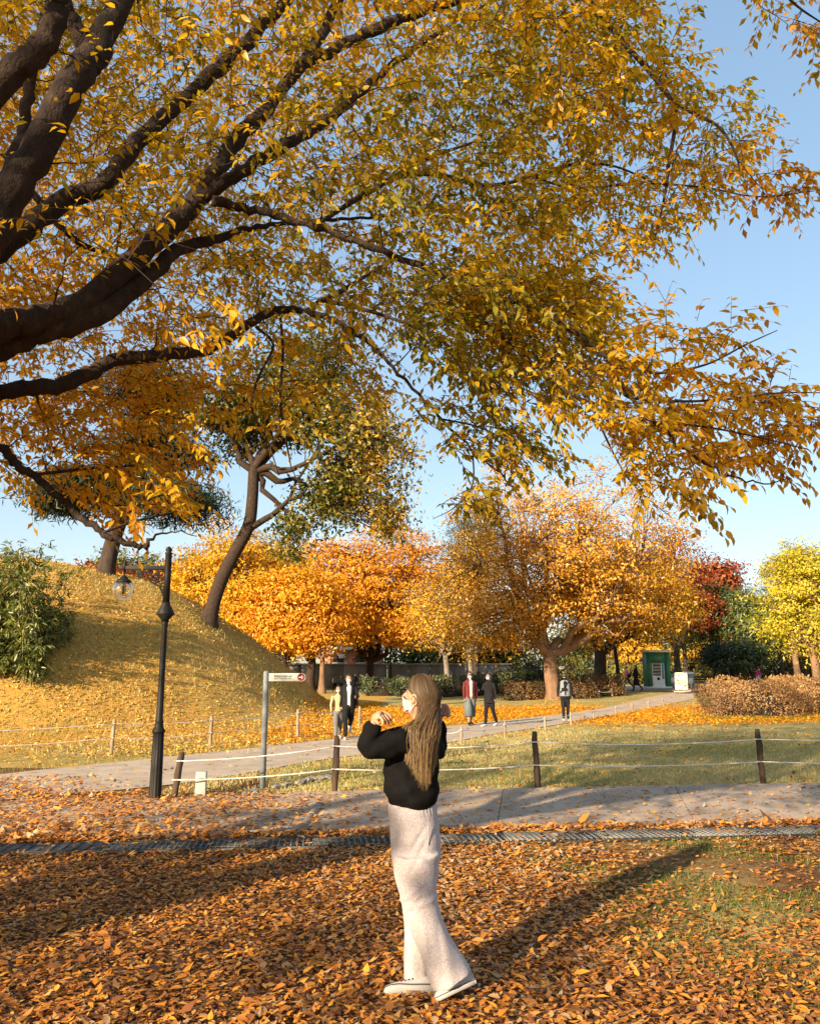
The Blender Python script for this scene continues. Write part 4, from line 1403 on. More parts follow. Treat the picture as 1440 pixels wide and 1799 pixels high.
# --- sparse, half bare trees in the middle
for px, Y, box, lab in [(786, 62, (700, 860, 1010, 1150), 'half bare tree with a pale slim trunk left of the couple in dark clothes'),
                        (828, 70, (760, 900, 930, 1100), 'thin bare twigged tree between the orange dome and the golden tree')]:
    b = at_ground(px, Y)
    make_tree('half_bare_tree', lab, b, [np.array([0, 0, -.2]), np.array([0.0, 0, 1.0]), rel(px - 4, 1150, Y, b)], 0.26,
              [ell_px(*box, Y, b)], 250, 34, 0.21, M['amber'], M['bark_grey'], 9, clump=(1.2, .5), extra_twigs=260, tint=lambda p: -0.05 + 0 * p[:, 0])
# --- red maple and far red tops
b = at_ground(1190, 66)
make_tree('red_maple', 'dark red maple showing right of the golden crown', b, [np.array([0, 0, -.2]), np.array([0, 0, 1.5]), np.array([0, 0, 3])], 0.3,
          [ell_px(1090, 1240, 925, 1100, 66, b), ell_px(1180, 1255, 1000, 1110, 66, b, w=.5)], 260, 52, 0.25, M['red'], M['bark_dark'], 6, clump=(1.1, .45))
# --- pines and other evergreens on the right
pines = [(1205, 76, (1160, 1260, 1030, 1140), 'slender pine directly behind the drinks machine'), (1262, 70, (1205, 1320, 1020, 1130), 'broad green pine right of the red maple'),
         (1328, 66, (1270, 1370, 1030, 1130), 'pine with a leaning bare trunk behind the strolling pair'), (1375, 74, (1330, 1430, 1030, 1150), 'pine half hidden by the yellow ginkgo'),
         (1290, 58, (1230, 1340, 1130, 1175), 'low spreading dark pine over the bench')]
for px, Y, box, lab in pines:
    b = at_ground(px, Y)
    top = rel(px + rng.uniform(-10, 6), box[3] - 12, Y, b)
    make_tree('pine_tree', lab, b, [np.array([0, 0, -.2]), top * [.35, .35, .35], top * [.6, .6, .7], top], 0.22,
              [ell_px(*box, Y, b)], 150, 68, 0.48, M['pine'] if Y > 60 else M['pine_dark'], M['bark_dark'], 7, 'pines behind the drinks machine', clump=(1.0, .42), tmpl=(NEEDLE_V, NEEDLE_F), width=1.6, flare=1.2, up=0.9)
b = at_ground(836, 74)
make_tree('dark_conifer', 'dark green conifer showing through the left of the golden crown', b, [np.array([0, 0, -.2]), np.array([0, 0, 3.0]), np.array([0, 0, 7.0])], 0.25,
          [ell_px(785, 890, 880, 1010, 74, b)], 110, 80, 0.36, M['pine_dark'], M['bark_dark'], 6, clump=(1.1, .5), tmpl=(NEEDLE_V, NEEDLE_F), width=1.6)
# --- ginkgos at the right edge
for px, Y, boxes, lab, nc in [(1434, 46, [(1325, 1500, 1000, 1160), (1350, 1480, 955, 1060)], 'bright yellow ginkgo at the right edge above the brown bush', 290),
                              (1400, 62, [(1340, 1460, 950, 1080)], 'paler yellow tree behind the ginkgo at the right edge', 130)]:
    b = at_ground(px, Y)
    make_tree('ginkgo_tree', lab, b, [np.array([0, 0, -.2]), np.array([0, 0, 1.0]), np.array([-.1, 0, 2.4])], 0.28,
              [ell_px(*bx, Y, b) for bx in boxes], int(nc*1.3), 55, 0.19, M['ginkgo'], M['bark_warm'], 7, clump=(.75, .35), gap=.6)
# --- trees on the mound
b = G(186, 1008)
Yp = b[1]
make_tree('mound_pine', 'dark pine with a leaning trunk on top of the mound', b, [np.array([0, 0, -.3]), rel(190, 985, Yp, b), rel(205, 930, Yp, b), rel(240, 840, Yp, b), rel(262, 740, Yp, b)], 0.36,
          [ell_px(240, 400, 850, 915, Yp, b, 2.6), ell_px(90, 270, 820, 890, Yp, b, 2.6), ell_px(160, 380, 740, 830, Yp, b, 2.6), ell_px(190, 350, 640, 740, Yp, b, 2.6), ell_px(40, 180, 860, 905, Yp + 1, b, 2, .5)], 300, 105, 0.36, M['pine_dark'], M['bark_dark'], 10, clump=(.8, .28), tmpl=(NEEDLE_V, NEEDLE_F), width=1.5, flare=1.15)
b = G(367, 1094)
Yo = b[1]
make_tree('mound_oak', 'leaning oak with green and yellow leaves on the side of the mound', b,
          [np.array([-.1, 0, -.3]), rel(372, 1070, Yo, b), rel(388, 1020, Yo, b), rel(410, 975, Yo, b), rel(436, 925, Yo, b), rel(443, 880, Yo, b), rel(446, 820, Yo, b)], 0.30,
          [ell_px(430, 660, 570, 790, Yo, b, 3, 1.9), ell_px(570, 722, 690, 900, Yo - .5, b, 2.4, 1.5), ell_px(480, 545, 890, 985, Yo, b, .9, .25), ell_px(520, 650, 800, 940, Yo, b, 1.6, .6), ell_px(340, 480, 640, 800, Yo + .5, b, 2.4, 1.2), ell_px(650, 715, 850, 950, Yo - .5, b, .9, .2)], 600, 46, 0.21, M['oak'], M['bark'], 9, clump=(.7, .4),
          tint=lambda p: 0.34 * smooth(5.0, 6.5, p[:, 0]) - 0.06, flare=1.7)
ok = bpy.data.objects[[o.name for o in bpy.data.objects if o.name.startswith('mound_oak')][0]]
mb = MB()
limb_tube(mb, rel(432, 932, Yo, b), rel(478, 905, Yo, b), .15, .12, .03, 8)
limb_tube(mb, rel(478, 905, Yo, b), rel(508, 878, Yo, b), .12, .09, .03, 8)
limb_tube(mb, rel(508, 878, Yo, b), rel(570, 840, Yo, b), .09, .04, .1, 8)
limb_tube(mb, rel(508, 878, Yo, b), rel(560, 760, Yo, b), .07, .03, .1, 8)
mb.build('limb', M['bark'], ok, True)
# --- far tops beyond the mound and along the back
far = [(165, 96, (110, 250, 985, 1060), 'red', 'far red tree top left of the mound pine trunk'), (300, 98, (240, 360, 990, 1080), 'red', 'far red tree top behind the lamp bracket'),
       (200, 110, (165, 235, 965, 1040), 'olive', 'far yellow-green tree top behind the mound pine trunk'), (262, 112, (225, 300, 972, 1050), 'olive', 'far yellow-green tree top above the lamp globe'),
       (320, 108, (290, 380, 970, 1060), 'olive', 'far yellow-green tree top right of the lamp post'),
       (470, 100, (400, 540, 1080, 1190), 'olive', 'dull green tree low behind the signpost'), (610, 104, (560, 700, 1070, 1160), 'pine', 'dark green tree behind the brick building'),
       (720, 96, (660, 790, 1090, 1195), 'pine', 'dark green tree right behind the woman\'s raised face'), (800, 92, (740, 870, 1110, 1190), 'olive', 'dull green tree behind the grey lamp pole'),
       (880, 88, (820, 950, 1090, 1190), 'olive', 'dull green tree low behind the hedge'), (1010, 94, (950, 1070, 1090, 1195), 'olive', 'dull green tree seen under the golden crown'),
       (1110, 90, (1050, 1170, 1090, 1195), 'amber', 'yellowish tree behind the people by the drinks machine'), (1180, 96, (1130, 1240, 1090, 1195), 'olive', 'dull green tree behind the litter bins'),
       (1250, 92, (1200, 1310, 1100, 1195), 'amber', 'yellowish tree low behind the pines'), (1320, 98, (1270, 1390, 1080, 1195), 'olive', 'dull green tree behind the strolling pair'),
       (1400, 90, (1340, 1470, 1090, 1195), 'olive', 'dull green tree behind the ginkgo trunk'), (1265, 96, (1220, 1300, 982, 1050), 'red', 'far red-orange tree top above the pines'),
       (1440, 84, (1400, 1520, 1080, 1190), 'amber', 'yellowish tree at the right edge behind the ginkgo')]
for px, Y, box, mt, lab in far:
    b = at_ground(px, Y)
    make_tree('background_tree', lab, b, [np.array([0, 0, -.3]), np.array([0, 0, 1.0]), np.array([0, 0, 2.2])], 0.22,
              [ell_px(*box, Y, b)], 95, 34, 0.48, M[mt], M['bark_dark'], 5, 'trees closing the far side of the park', clump=(1.3, .7), twig=.3)


# --- hedges and brush
def bush(name, label, c, radii, n, leaf, mat, twigs=120, group=None, tmpl=(LEAF4_V, LEAF4_F), boxy=0.0, tw=M['bark_dark'], category='bush', width=1.0, seedk=1.0):
    c = np.asarray(c, float)
    t = thing(name, label, category, tuple(c), 0, group)
    u = rand_unit(n)
    u[:, 2] = np.abs(u[:, 2])
    if boxy:
        u = np.sign(u) * np.abs(u) ** (1 - boxy)
        u /= np.maximum(np.abs(u).max(1), 1e-6)[:, None] ** boxy
    k = 1 + 0.09 * np.sin(u[:, 0] * 6 * seedk + u[:, 1] * 5) + 0.08 * np.sin(u[:, 2] * 8 + u[:, 0] * 11 * seedk)
    s = (1 - 0.28 * rng.random(n) ** 2) * k
    pos = u * np.asarray(radii) * s[:, None]
    nr = u + rng.normal(0, .6, (n, 3))
    ax = unit(np.cross(nr, rand_unit(n)) + [0, 0, .5])
    me = leaf_mesh('foliage', pos, ax, nr, leaf * rng.uniform(.6, 1.4, n), np.clip(0.5 + 0.2 * np.sin(pos[:, 0] * 2 + pos[:, 2] * 3) + rng.normal(0, .2, n), 0, 1), mat, tmpl, width)
    newobj('foliage', me, t, kind='stuff')
    mb = MB()
    for _ in range(twigs):
        v = rand_unit(1)[0]
        v[2] = abs(v[2])
        tip = v * np.asarray(radii) * rng.uniform(.85, 1.1)
        ba = np.array([tip[0] * .55, tip[1] * .55, 0])
        limb_tube(mb, ba, tip, .012, .004, .12, 3, 0.1, 4)
    mb.build('branches', tw, t, False, kind='stuff')
    # dense heart of the shrub so that the sky does not show through
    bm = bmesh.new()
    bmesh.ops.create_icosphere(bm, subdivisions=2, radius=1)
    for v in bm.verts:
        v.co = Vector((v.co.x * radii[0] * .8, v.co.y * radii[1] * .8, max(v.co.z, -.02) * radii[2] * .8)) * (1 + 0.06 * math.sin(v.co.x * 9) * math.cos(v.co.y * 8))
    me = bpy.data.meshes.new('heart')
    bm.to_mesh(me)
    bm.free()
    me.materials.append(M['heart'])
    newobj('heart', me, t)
    return t


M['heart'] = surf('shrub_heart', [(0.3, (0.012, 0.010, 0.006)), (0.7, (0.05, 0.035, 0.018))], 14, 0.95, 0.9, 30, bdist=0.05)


def bush_px(name, label, px, pybase, w, h, n, leaf, mat, depth=None, **kw):
    c = G(px, pybase)
    d = to_px(c)[2]
    rx = w / 2 * d / FPX
    return bush(name, label, c, (rx, depth or rx * .6, h * d / FPX), n, leaf, mat, **kw)


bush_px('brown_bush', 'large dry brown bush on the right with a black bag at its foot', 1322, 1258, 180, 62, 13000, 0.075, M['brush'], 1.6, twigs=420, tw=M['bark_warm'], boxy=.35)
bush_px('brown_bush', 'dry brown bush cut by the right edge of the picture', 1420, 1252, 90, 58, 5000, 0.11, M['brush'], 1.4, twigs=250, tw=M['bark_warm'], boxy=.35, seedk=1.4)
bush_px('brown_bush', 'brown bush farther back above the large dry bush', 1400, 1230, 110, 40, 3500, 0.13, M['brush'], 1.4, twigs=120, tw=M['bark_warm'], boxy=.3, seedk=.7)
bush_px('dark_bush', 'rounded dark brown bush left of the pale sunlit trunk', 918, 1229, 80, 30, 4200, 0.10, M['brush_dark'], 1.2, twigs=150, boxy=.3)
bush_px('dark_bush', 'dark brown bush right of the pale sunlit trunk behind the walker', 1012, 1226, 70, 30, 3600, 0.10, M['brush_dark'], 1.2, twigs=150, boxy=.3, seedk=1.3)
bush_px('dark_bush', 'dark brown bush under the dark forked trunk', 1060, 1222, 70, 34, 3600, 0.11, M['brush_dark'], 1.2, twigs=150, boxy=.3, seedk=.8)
for k, (px, w, lab) in enumerate([(668, 60, 'green hedge block left of the woman\'s head'), (735, 90, 'green hedge block hidden mostly behind the woman\'s head'), (800, 70, 'green hedge block behind the couple in dark clothes'), (858, 80, 'green hedge block left of the dark brown bush'), (905, 60, 'green hedge block tucked behind the dark brown bush')]):
    c = at_ground(px, 60 - 2.2 * k)
    d = to_px(c)[2]
    bush('hedge', lab, c, (w / 2 * d / FPX * 1.1, 1.0, 1.25), 3000, 0.14, M['hedge'], 60, 'clipped hedge along the back of the lawn', boxy=.6, category='hedge', seedk=.6 + .3 * k)


# --- bamboo at the left edge
def bamboo():
    c = G(60, 1168)
    c = np.array([c[0], c[1], float(H(c[0], c[1]))])
    t = thing('bamboo_clump', 'clump of green bamboo with drooping leaves at the left edge on the mound', 'bamboo', tuple(c))
    canes = MB()
    pos, ax = [], []
    for k in range(230):
        bx = rng.uniform(-2.7, .35)
        by = rng.uniform(-0.9, 1.1)
        tall = rng.random() < 0.12 and bx < 0.55
        h = rng.uniform(2.3, 4.2) * (1 - 0.18 * max(bx, 0)) if tall else rng.uniform(0.5, 1.55) * (1 - 0.25 * max(bx, 0))
        z0 = float(H(c[0] + bx, c[1] + by)) - c[2]
        lean = np.array([rng.normal(0.0, .10), rng.normal(-.04, .10), 1])
        tt = np.linspace(0, 1, 7)[:, None]
        q = np.array([bx, by, z0]) + lean * h * tt + np.array([rng.normal(.08, .2), rng.normal(-.1, .2), -0.22]) * h * tt ** 3
        V, F, _ = tube_np(q, np.linspace(.013, .004, 7), 4)
        canes.add(V, [F])
        for s in range(int(9 + h * 7)):
            f = rng.uniform(0.18 if not tall else .3, 1.0)
            i = min(int(f * 6), 5)
            p = q[i] + (q[i + 1] - q[i]) * (f * 6 - i)
            dirv = unit(np.array([rng.normal(0, 1), rng.normal(0, 1), rng.uniform(-.2, .6)]))
            ln = rng.uniform(.12, .42)
            for m in range(7):
                pos.append(p + dirv * ln * (0.4 + 0.12 * m))
                ax.append(unit(dirv * .6 + rng.normal(0, .45, 3) + [0, 0, -.55]))
    canes.build('canes', M['cane'], t, False, kind='stuff')
    pos, ax = np.array(pos), np.array(ax)
    n = len(pos)
    nr = np.array([0, 0, 1.0]) + rng.normal(0, .6, (n, 3))
    me = leaf_mesh('foliage', pos, ax, nr, rng.uniform(.13, .26, n), np.clip(rng.normal(.5, .24, n), 0, 1), M['bamboo'], (LEAF4_V, LEAF4_F), 0.42)
    newobj('foliage', me, t, kind='stuff')


bamboo()
rng = np.random.default_rng(404)
# ------------------------------------------------------------------ built things
M['brick'] = surf('brick_wall', [(0.3, (0.36, 0.15, 0.08)), (0.7, (0.52, 0.24, 0.13))], 1.5, 0.9, 0.3, 14)
M['white'] = flatc('white_paint', (0.74, 0.74, 0.72), 0.55, 0, .06)
M['offwhite'] = flatc('off_white_board', (0.62, 0.56, 0.45), 0.7, 0, .08)
M['wallgrey'] = surf('grey_wall', [(0.3, (0.13, 0.125, 0.11)), (0.7, (0.30, 0.28, 0.25))], 0.9, 0.9, 0.3, 9, (1, 1, .3))
M['coping'] = flatc('wall_coping', (0.34, 0.33, 0.31), 0.8)
M['glassdark'] = flatc('dark_glass', (0.03, 0.035, 0.04), 0.15, 0, .2, spec=.6)
M['green'] = flatc('green_paint', (0.045, 0.19, 0.10), 0.45, 0, .15)
M['greendark'] = flatc('dark_green_paint', (0.025, 0.06, 0.04), 0.5, 0, .15)
M['machine'] = flatc('machine_white', (0.62, 0.68, 0.70), 0.4, 0, .05)
M['blue'] = flatc('machine_blue', (0.12, 0.28, 0.42), 0.4, 0, .1)
M['can'] = flatc('drink_cans', (0.45, 0.40, 0.34), 0.4, 0, .5, 30)
M['binmetal'] = flatc('bin_grey', (0.22, 0.22, 0.21), 0.5, .3, .2)
M['signsteel'] = surf('blue_grey_steel', [(0.3, (0.135, 0.155, 0.17)), (0.7, (0.21, 0.235, 0.25))], 14, 0.6, 0.15, 60, spec=.4)
M['signboard'] = flatc('sign_board', (0.40, 0.40, 0.37), 0.5, 0, .06, spec=.4)
M['ink'] = flatc('sign_ink', (0.03, 0.028, 0.026), 0.7)
M['maroon'] = flatc('maroon_disc', (0.22, 0.03, 0.022), 0.5)
M['bagblack'] = flatc('black_plastic', (0.012, 0.012, 0.014), 0.3, 0, .3, 10, .5, .5)
M['marker'] = flatc('marker_plastic', (0.30, 0.31, 0.29), 0.5, 0, .08)


def glass_mat():
    m, nt, out = mat_new('lamp_glass')
    g = nt.nodes.new('ShaderNodeBsdfGlass')
    g.inputs['IOR'].default_value = 1.12
    g.inputs['Roughness'].default_value = 0.0
    g.inputs['Color'].default_value = (0.97, 0.97, 0.95, 1)
    gl = nt.nodes.new('ShaderNodeBsdfGlossy')
    gl.inputs['Roughness'].default_value = 0.03
    mx = nt.nodes.new('ShaderNodeMixShader')
    mx.inputs[0].default_value = 0.10
    nt.links.new(g.outputs[0], mx.inputs[1])
    nt.links.new(gl.outputs[0], mx.inputs[2])
    nt.links.new(mx.outputs[0], out.inputs[0])
    return m


M['glass'] = glass_mat()


# --- street lamp with a scrolled bracket
def street_lamp():
    b = flat(272, 1406)
    k = to_px(b)[2] / FPX
    t = thing('street_lamp', 'black iron street lamp with scrolled bracket and hanging glass globe', 'street lamp', (b[0], b[1], 0.0))
    hz = lambda py: float(P(272 + (1405 - py) * 0.045, py, b[1])[2])
    z = {n: hz(v) for n, v in dict(top=960, fin=975, arm=998, knob0=1062, knob1=1083, neck=1100, ring=1270, step=1283).items()}
    sh = MB()
    sh.lathe([(.100, 0), (.100, .02), (.083, .05), (.080, .4), (.074, z['step'] - .03)], sides=48, flute=12, flute_d=.12)
    sh.build('base', M['iron'], t, True)
    mb = MB()
    s = z['step']
    mb.lathe([(.074, s - .04), (.086, s - .03), (.088, s), (.076, s + .015), (.060, s + .05), (.052, s + .10), (.056, s + .11), (.056, s + .13), (.047, s + .15), (.038, z['neck'] - .02), (.042, z['neck']), (.042, z['neck'] + .03), (.050, z['neck'] + .06)], sides=24)
    mb.build('shaft', M['iron'], t, True)
    mb = MB()
    n0 = z['neck'] + .06
    mb.lathe([(.048, n0), (.060, n0 + .03), (.130, z['knob1'] + .03), (.130, z['knob1'] + .045), (.060, z['knob0']), (.058, z['knob0'] + .03)], sides=6)
    mb.build('collar', M['iron'], t)
    mb = MB()
    mb.lathe([(.050, z['knob0'] + .02), (.046, z['arm'] - .1), (.046, z['top'] - .12), (.052, z['top'] - .11), (.052, z['top'] - .09), (.03, z['top'] - .085), (.048, z['top'] - .06), (.044, z['top'] - .035), (.018, z['top'] - .008), (.006, z['top'])], sides=20)
    mb.build('upper_post', M['iron'], t, True)
    az = z['arm']
    L = 0.64
    mb = MB()
    mb.box((-L / 2, 0, az), (L, .058, .058), bev=.006)
    mb.box((-L - .01, 0, az), (.07, .07, .055), bev=.01)
    mb.build('arm', M['iron'], t)
    lx = -L + .02
    # scrolls
    def spiral(cx, cz, r, turns, a0, sgn=1, n=26):
        th = np.linspace(0, turns * 2 * math.pi, n)
        rr = r * (1 - 0.78 * th / th[-1])
        return np.stack([cx + rr * np.cos(a0 + sgn * th), np.zeros(n), cz + rr * np.sin(a0 + sgn * th)], 1)
    sc = MB()
    curve = catmull([(-.40, 0, az - .10), (-.375, 0, az - .055), (-.33, 0, az - .05), (-.285, 0, az - .11), (-.235, 0, az - .19), (-.17, 0, az - .235), (-.11, 0, az - .26), (-.07, 0, az - .33), (-.045, 0, az - .40)], 6)
    sc.tube(curve, .014, 6)
    sc.tube(spiral(-.375, az - .10, .05, 1.2, 1.6, 1), .012, 6)
    sc.tube(spiral(-.185, az - .15, .07, 1.5, 4.4, 1), .013, 6)
    sc.tube(spiral(-.09, az - .085, .062, 1.3, 4.7, 1), .012, 6)
    sc.tube(spiral(-.06, az - .23, .06, 1.3, 2.6, -1), .012, 6)
    sc.tube(spiral(-.235, az - .06, .035, 1.2, 4.0, -1), .010, 6)
    sc.tube(catmull([(-.13, 0, az - .03), (-.14, 0, az - .09), (-.10, 0, az - .15), (-.05, 0, az - .16)], 6), .008, 6)
    sc.build('scrollwork', M['iron'], t, True)
    mb = MB()
    mb.lathe([(.012, az + .12), (.016, az + .11), (.010, az + .10), (.024, az + .075), (.03, az + .05), (.036, az + .03), (.036, az - .03), (.016, az - .04), (.012, az - .10), (.03, az - .115), (.05, az - .13), (.052, az - .15), (.085, az - .165), (.10, az - .185), (.112, az - .212)], (lx, 0, 0), 20)
    cap = mb.build('lamp_cap', M['iron'], t, True)
    R0 = .148
    gz = az - .315
    gl = MB()
    prof = [(R0 * math.sin(a), gz + R0 * math.cos(a)) for a in np.linspace(.72, math.pi - .02, 22)]
    gl.lathe(prof, (lx, 0, 0), 36)
    globe = gl.build('globe', M['glass'], t, True)
    inner = MB()
    inner.lathe([(R0 * .965 * math.sin(a), gz + R0 * .965 * math.cos(a)) for a in np.linspace(.75, math.pi - .02, 22)][::-1], (lx, 0, 0), 36)
    inner.build('globe_lining', M['glass'], globe, True)
    mb = MB()
    mb.lathe([(.014, gz + .09), (.018, gz + .02), (.014, gz - .06), (.010, gz - .065)], (lx, 0, 0), 12)
    mb.lathe([(.006, gz + .09), (.006, gz - .05)], (lx + .03, 0, 0), 8)
    mb.build('bulb', M['machine'], globe, True)


street_lamp()


# --- rope fences
def rope_between(a, b, sag, r, n=14):
    t = np.linspace(0, 1, n)[:, None]
    q = np.asarray(a) * (1 - t) + np.asarray(b) * t
    q[:, 2] -= sag * 4 * (t[:, 0] * (1 - t[:, 0]))
    return q


def fence(name, label, posts, h, r, mat, levels, rope_r, lean=None, sag=0.04, offscreen=None, group=None):
    p0 = posts[0]
    t = thing(name, label, 'fence', (p0[0], p0[1], p0[2]), 0, group)
    o = np.array(p0)
    tops = []
    for i, p in enumerate(posts):
        ln = lean[i] if lean else (rng.normal(0, .015), rng.normal(0, .015))
        hh = h[i] if isinstance(h, (list, tuple)) else h * rng.uniform(.95, 1.05)
        base = np.array(p) - o
        top = base + np.array([ln[0], ln[1], hh])
        n = 9
        tt = np.linspace(0, 1, n)[:, None]
        q = (base - [0, 0, .15]) * (1 - tt) + top * tt
        q[1:-1, :2] += rng.normal(0, r * .08, (n - 2, 2))
        rr = r * (1 + rng.normal(0, .05, n))
        rr[-1] *= .78
        rr = np.append(rr, .0)
        q = np.vstack([q, top + [0, 0, .004]])
        V, F, caps = tube_np(q, np.maximum(rr, .002), 10)
        V[:, :2] += rng.normal(0, r * .05, (len(V), 2))
        MB().add(V, [F] + caps).build('post', mat, t, True)
        tops.append((base, top, hh))
    for i in range(len(posts) - 1):
        for lv in levels:
            (ba, ta, ha), (bb, tb, hb) = tops[i], tops[i + 1]
            a = ba + (ta - ba) * lv + [0, -r * 1.02, 0]
            b = bb + (tb - bb) * lv + [0, -r * 1.02, 0]
            q = rope_between(a, b, sag * rng.uniform(.6, 1.5), rope_r)
            V, F, caps = tube_np(q, rope_r, 6)
            mb = MB().add(V, [F] + caps)
            mb.build('rope', M['rope'], t, True)
    # rope turns round each post
    for i, (ba, ta, ha) in enumerate(tops):
        for lv in levels:
            c = ba + (ta - ba) * lv
            a = np.linspace(0, 2 * math.pi, 15)
            q = np.stack([c[0] + (r + rope_r * .6) * np.cos(a), c[1] + (r + rope_r * .6) * np.sin(a), np.full(15, c[2])], 1)
            V, F, _ = tube_np(q, rope_r * .9, 5)
            MB().add(V, [F]).build('rope_knot', M['rope'], t, True)
    return t


fp = [flat(302, 1405), flat(588, 1394), flat(945, 1387), flat(1341, 1380), flat(1790, 1372)]
fence('rope_fence', 'low rope fence with dark timber posts along the paved path', fp, [.62, .80, .83, .84, .84], .046, M['post'], (.42, .82), .0085,
      lean=[(.10, 0.02), (.015, 0), (-.03, 0), (-.035, .0), (0, 0)], sag=.05)
fp = [flat(-140, 1352), flat(194, 1329), flat(369, 1316), flat(523, 1298), flat(631, 1284)]
fence('rope_fence', 'rope fence with thin posts below the leafy mound', fp, [.72, .74, .72, .74, .70], .040, M['post_pale'], (.50, .88), .007, sag=.04)
fp = [flat(772, 1309), flat(810, 1308), flat(887, 1296), flat(958, 1283), flat(1003, 1274), flat(1043, 1265), flat(1082, 1258), flat(1111, 1253), flat(1140, 1249), flat(1165, 1245)]
fp = [np.array([p[0], p[1], float(H(p[0], p[1]))]) for p in fp]
fence('rope_fence', 'row of short stakes with a single rope along the right of the gravel path', fp, .40, .035, M['post_pale'], (.8,), .008, sag=.05)
fp = [G(1005, 1228), G(1028, 1227), G(1052, 1226), G(1075, 1224), G(1092, 1222)]
fence('rope_fence', 'white rope on short stakes under the dark forked tree', fp, .42, .05, M['post_pale'], (.8,), .02, sag=.06)
fp = [flat(650, 1216), flat(700, 1216), flat(750, 1217), flat(800, 1217), flat(850, 1219), flat(895, 1222)]
fence('rope_fence', 'far low rope line in front of the green hedge', fp, .45, .05, M['post_pale'], (.9,), .022, sag=.04)


# --- small finger post
def finger_post():
    b = flat(461, 1391)
    t = thing('finger_post', 'blue grey signpost with one board and a red arrow disc', 'signpost', (b[0], b[1], 0))
    zt = float(P(467, 1179, b[1])[2])
    r = .043
    MB().lathe([(r, -.1), (r, zt - .03), (r * .95, zt - .012), (r * .6, zt)], sides=20).build('pole', M['signsteel'], t, True)
    MB().lathe([(r + .004, zt - .16), (r + .004, zt - .15)], sides=20).build('collar', M['signsteel'], t, True)
    L = .50
    h = .118
    zc = float(P(505, 1190, b[1])[2])
    rz = R(-6)
    rot = Matrix.Rotation(rz, 4, 'Z')
    bd = MB().box((r + L / 2 - .01, 0, zc), (L, .022, h), bev=.003).build('board', M['signboard'], t)
    bd.rotation_euler = (0, 0, rz)
    disc = MB()
    cx = r + L - .005
    a = np.linspace(0, 2 * math.pi, 33)[:-1]
    for rad_, yy, th, nm, mt in [(.062, -.0, .026, 'disc', M['signboard']), (.052, -.0145, .004, 'disc_face', M['maroon'])]:
        V = np.concatenate([np.stack([cx + rad_ * np.cos(a), np.full(32, yy - th / 2), zc + rad_ * np.sin(a)], 1), np.stack([cx + rad_ * np.cos(a), np.full(32, yy + th / 2), zc + rad_ * np.sin(a)], 1)])
        o = MB().add(V, [ring_faces(2, 32), np.arange(32)[None], np.arange(32, 64)[::-1][None]]).build(nm, mt, t)
        o.rotation_euler = (0, 0, rz)
    ar = MB()
    ar.box((cx - .006, -.019, zc), (.062, .004, .010))
    for s in (-1, 1):
        Mr = np.array(Matrix.Rotation(R(45) * s, 3, 'Y'))
        ar.box((cx + .016, -.019, zc + s * .010), (.030, .004, .009), M=Mr)
    o = ar.build('arrow', M['white'], t)
    o.rotation_euler = (0, 0, rz)

    def text(body, x, z, size, depth=0.0015):
        cu = bpy.data.curves.new('lettering', 'FONT')
        cu.body = body
        cu.size = size
        cu.extrude = depth
        cu.align_x = 'LEFT'
        tmp = bpy.data.objects.new('lettering_tmp', cu)
        COL.link(tmp)
        bpy.context.view_layer.update()
        me = bpy.data.meshes.new_from_object(tmp.evaluated_get(bpy.context.evaluated_depsgraph_get()))
        bpy.data.objects.remove(tmp)
        me.materials.append(M['ink'])
        return me
    me = text('백제집자리전시관', 0, 0, .052)
    co = np.empty(len(me.vertices) * 3)
    me.vertices.foreach_get('co', co)
    co = co.reshape(-1, 3)
    w = np.ptp(co[:, 0]) if len(co) else 1
    s = .27 / w
    o = newobj('lettering', me, t)
    o.matrix_basis = rot @ Matrix.Translation((r + .075, -.0135, zc - .002)) @ Matrix.Rotation(R(90), 4, 'X') @ Matrix.Diagonal((s, s * 1.05, 1, 1))
    ul = MB().box((r + .21, -.0125, zc - .022), (.27, .002, .007)).build('underline', M['ink'], t)
    ul.rotation_euler = (0, 0, rz)


finger_post()

# --- pale marker post by the ditch
b = flat(352, 1402)
t = thing('marker_post', 'short pale utility marker standing by the lamp and the ditch', 'marker post', (b[0], b[1], .0))
MB().box((0, 0, .15), (.15, .08, .40), bev=.006, taper=.94).build('body', M['marker'], t)
MB().box((0.01, -.041, .25), (.06, .004, .025)).build('plate', M['glassdark'], t)

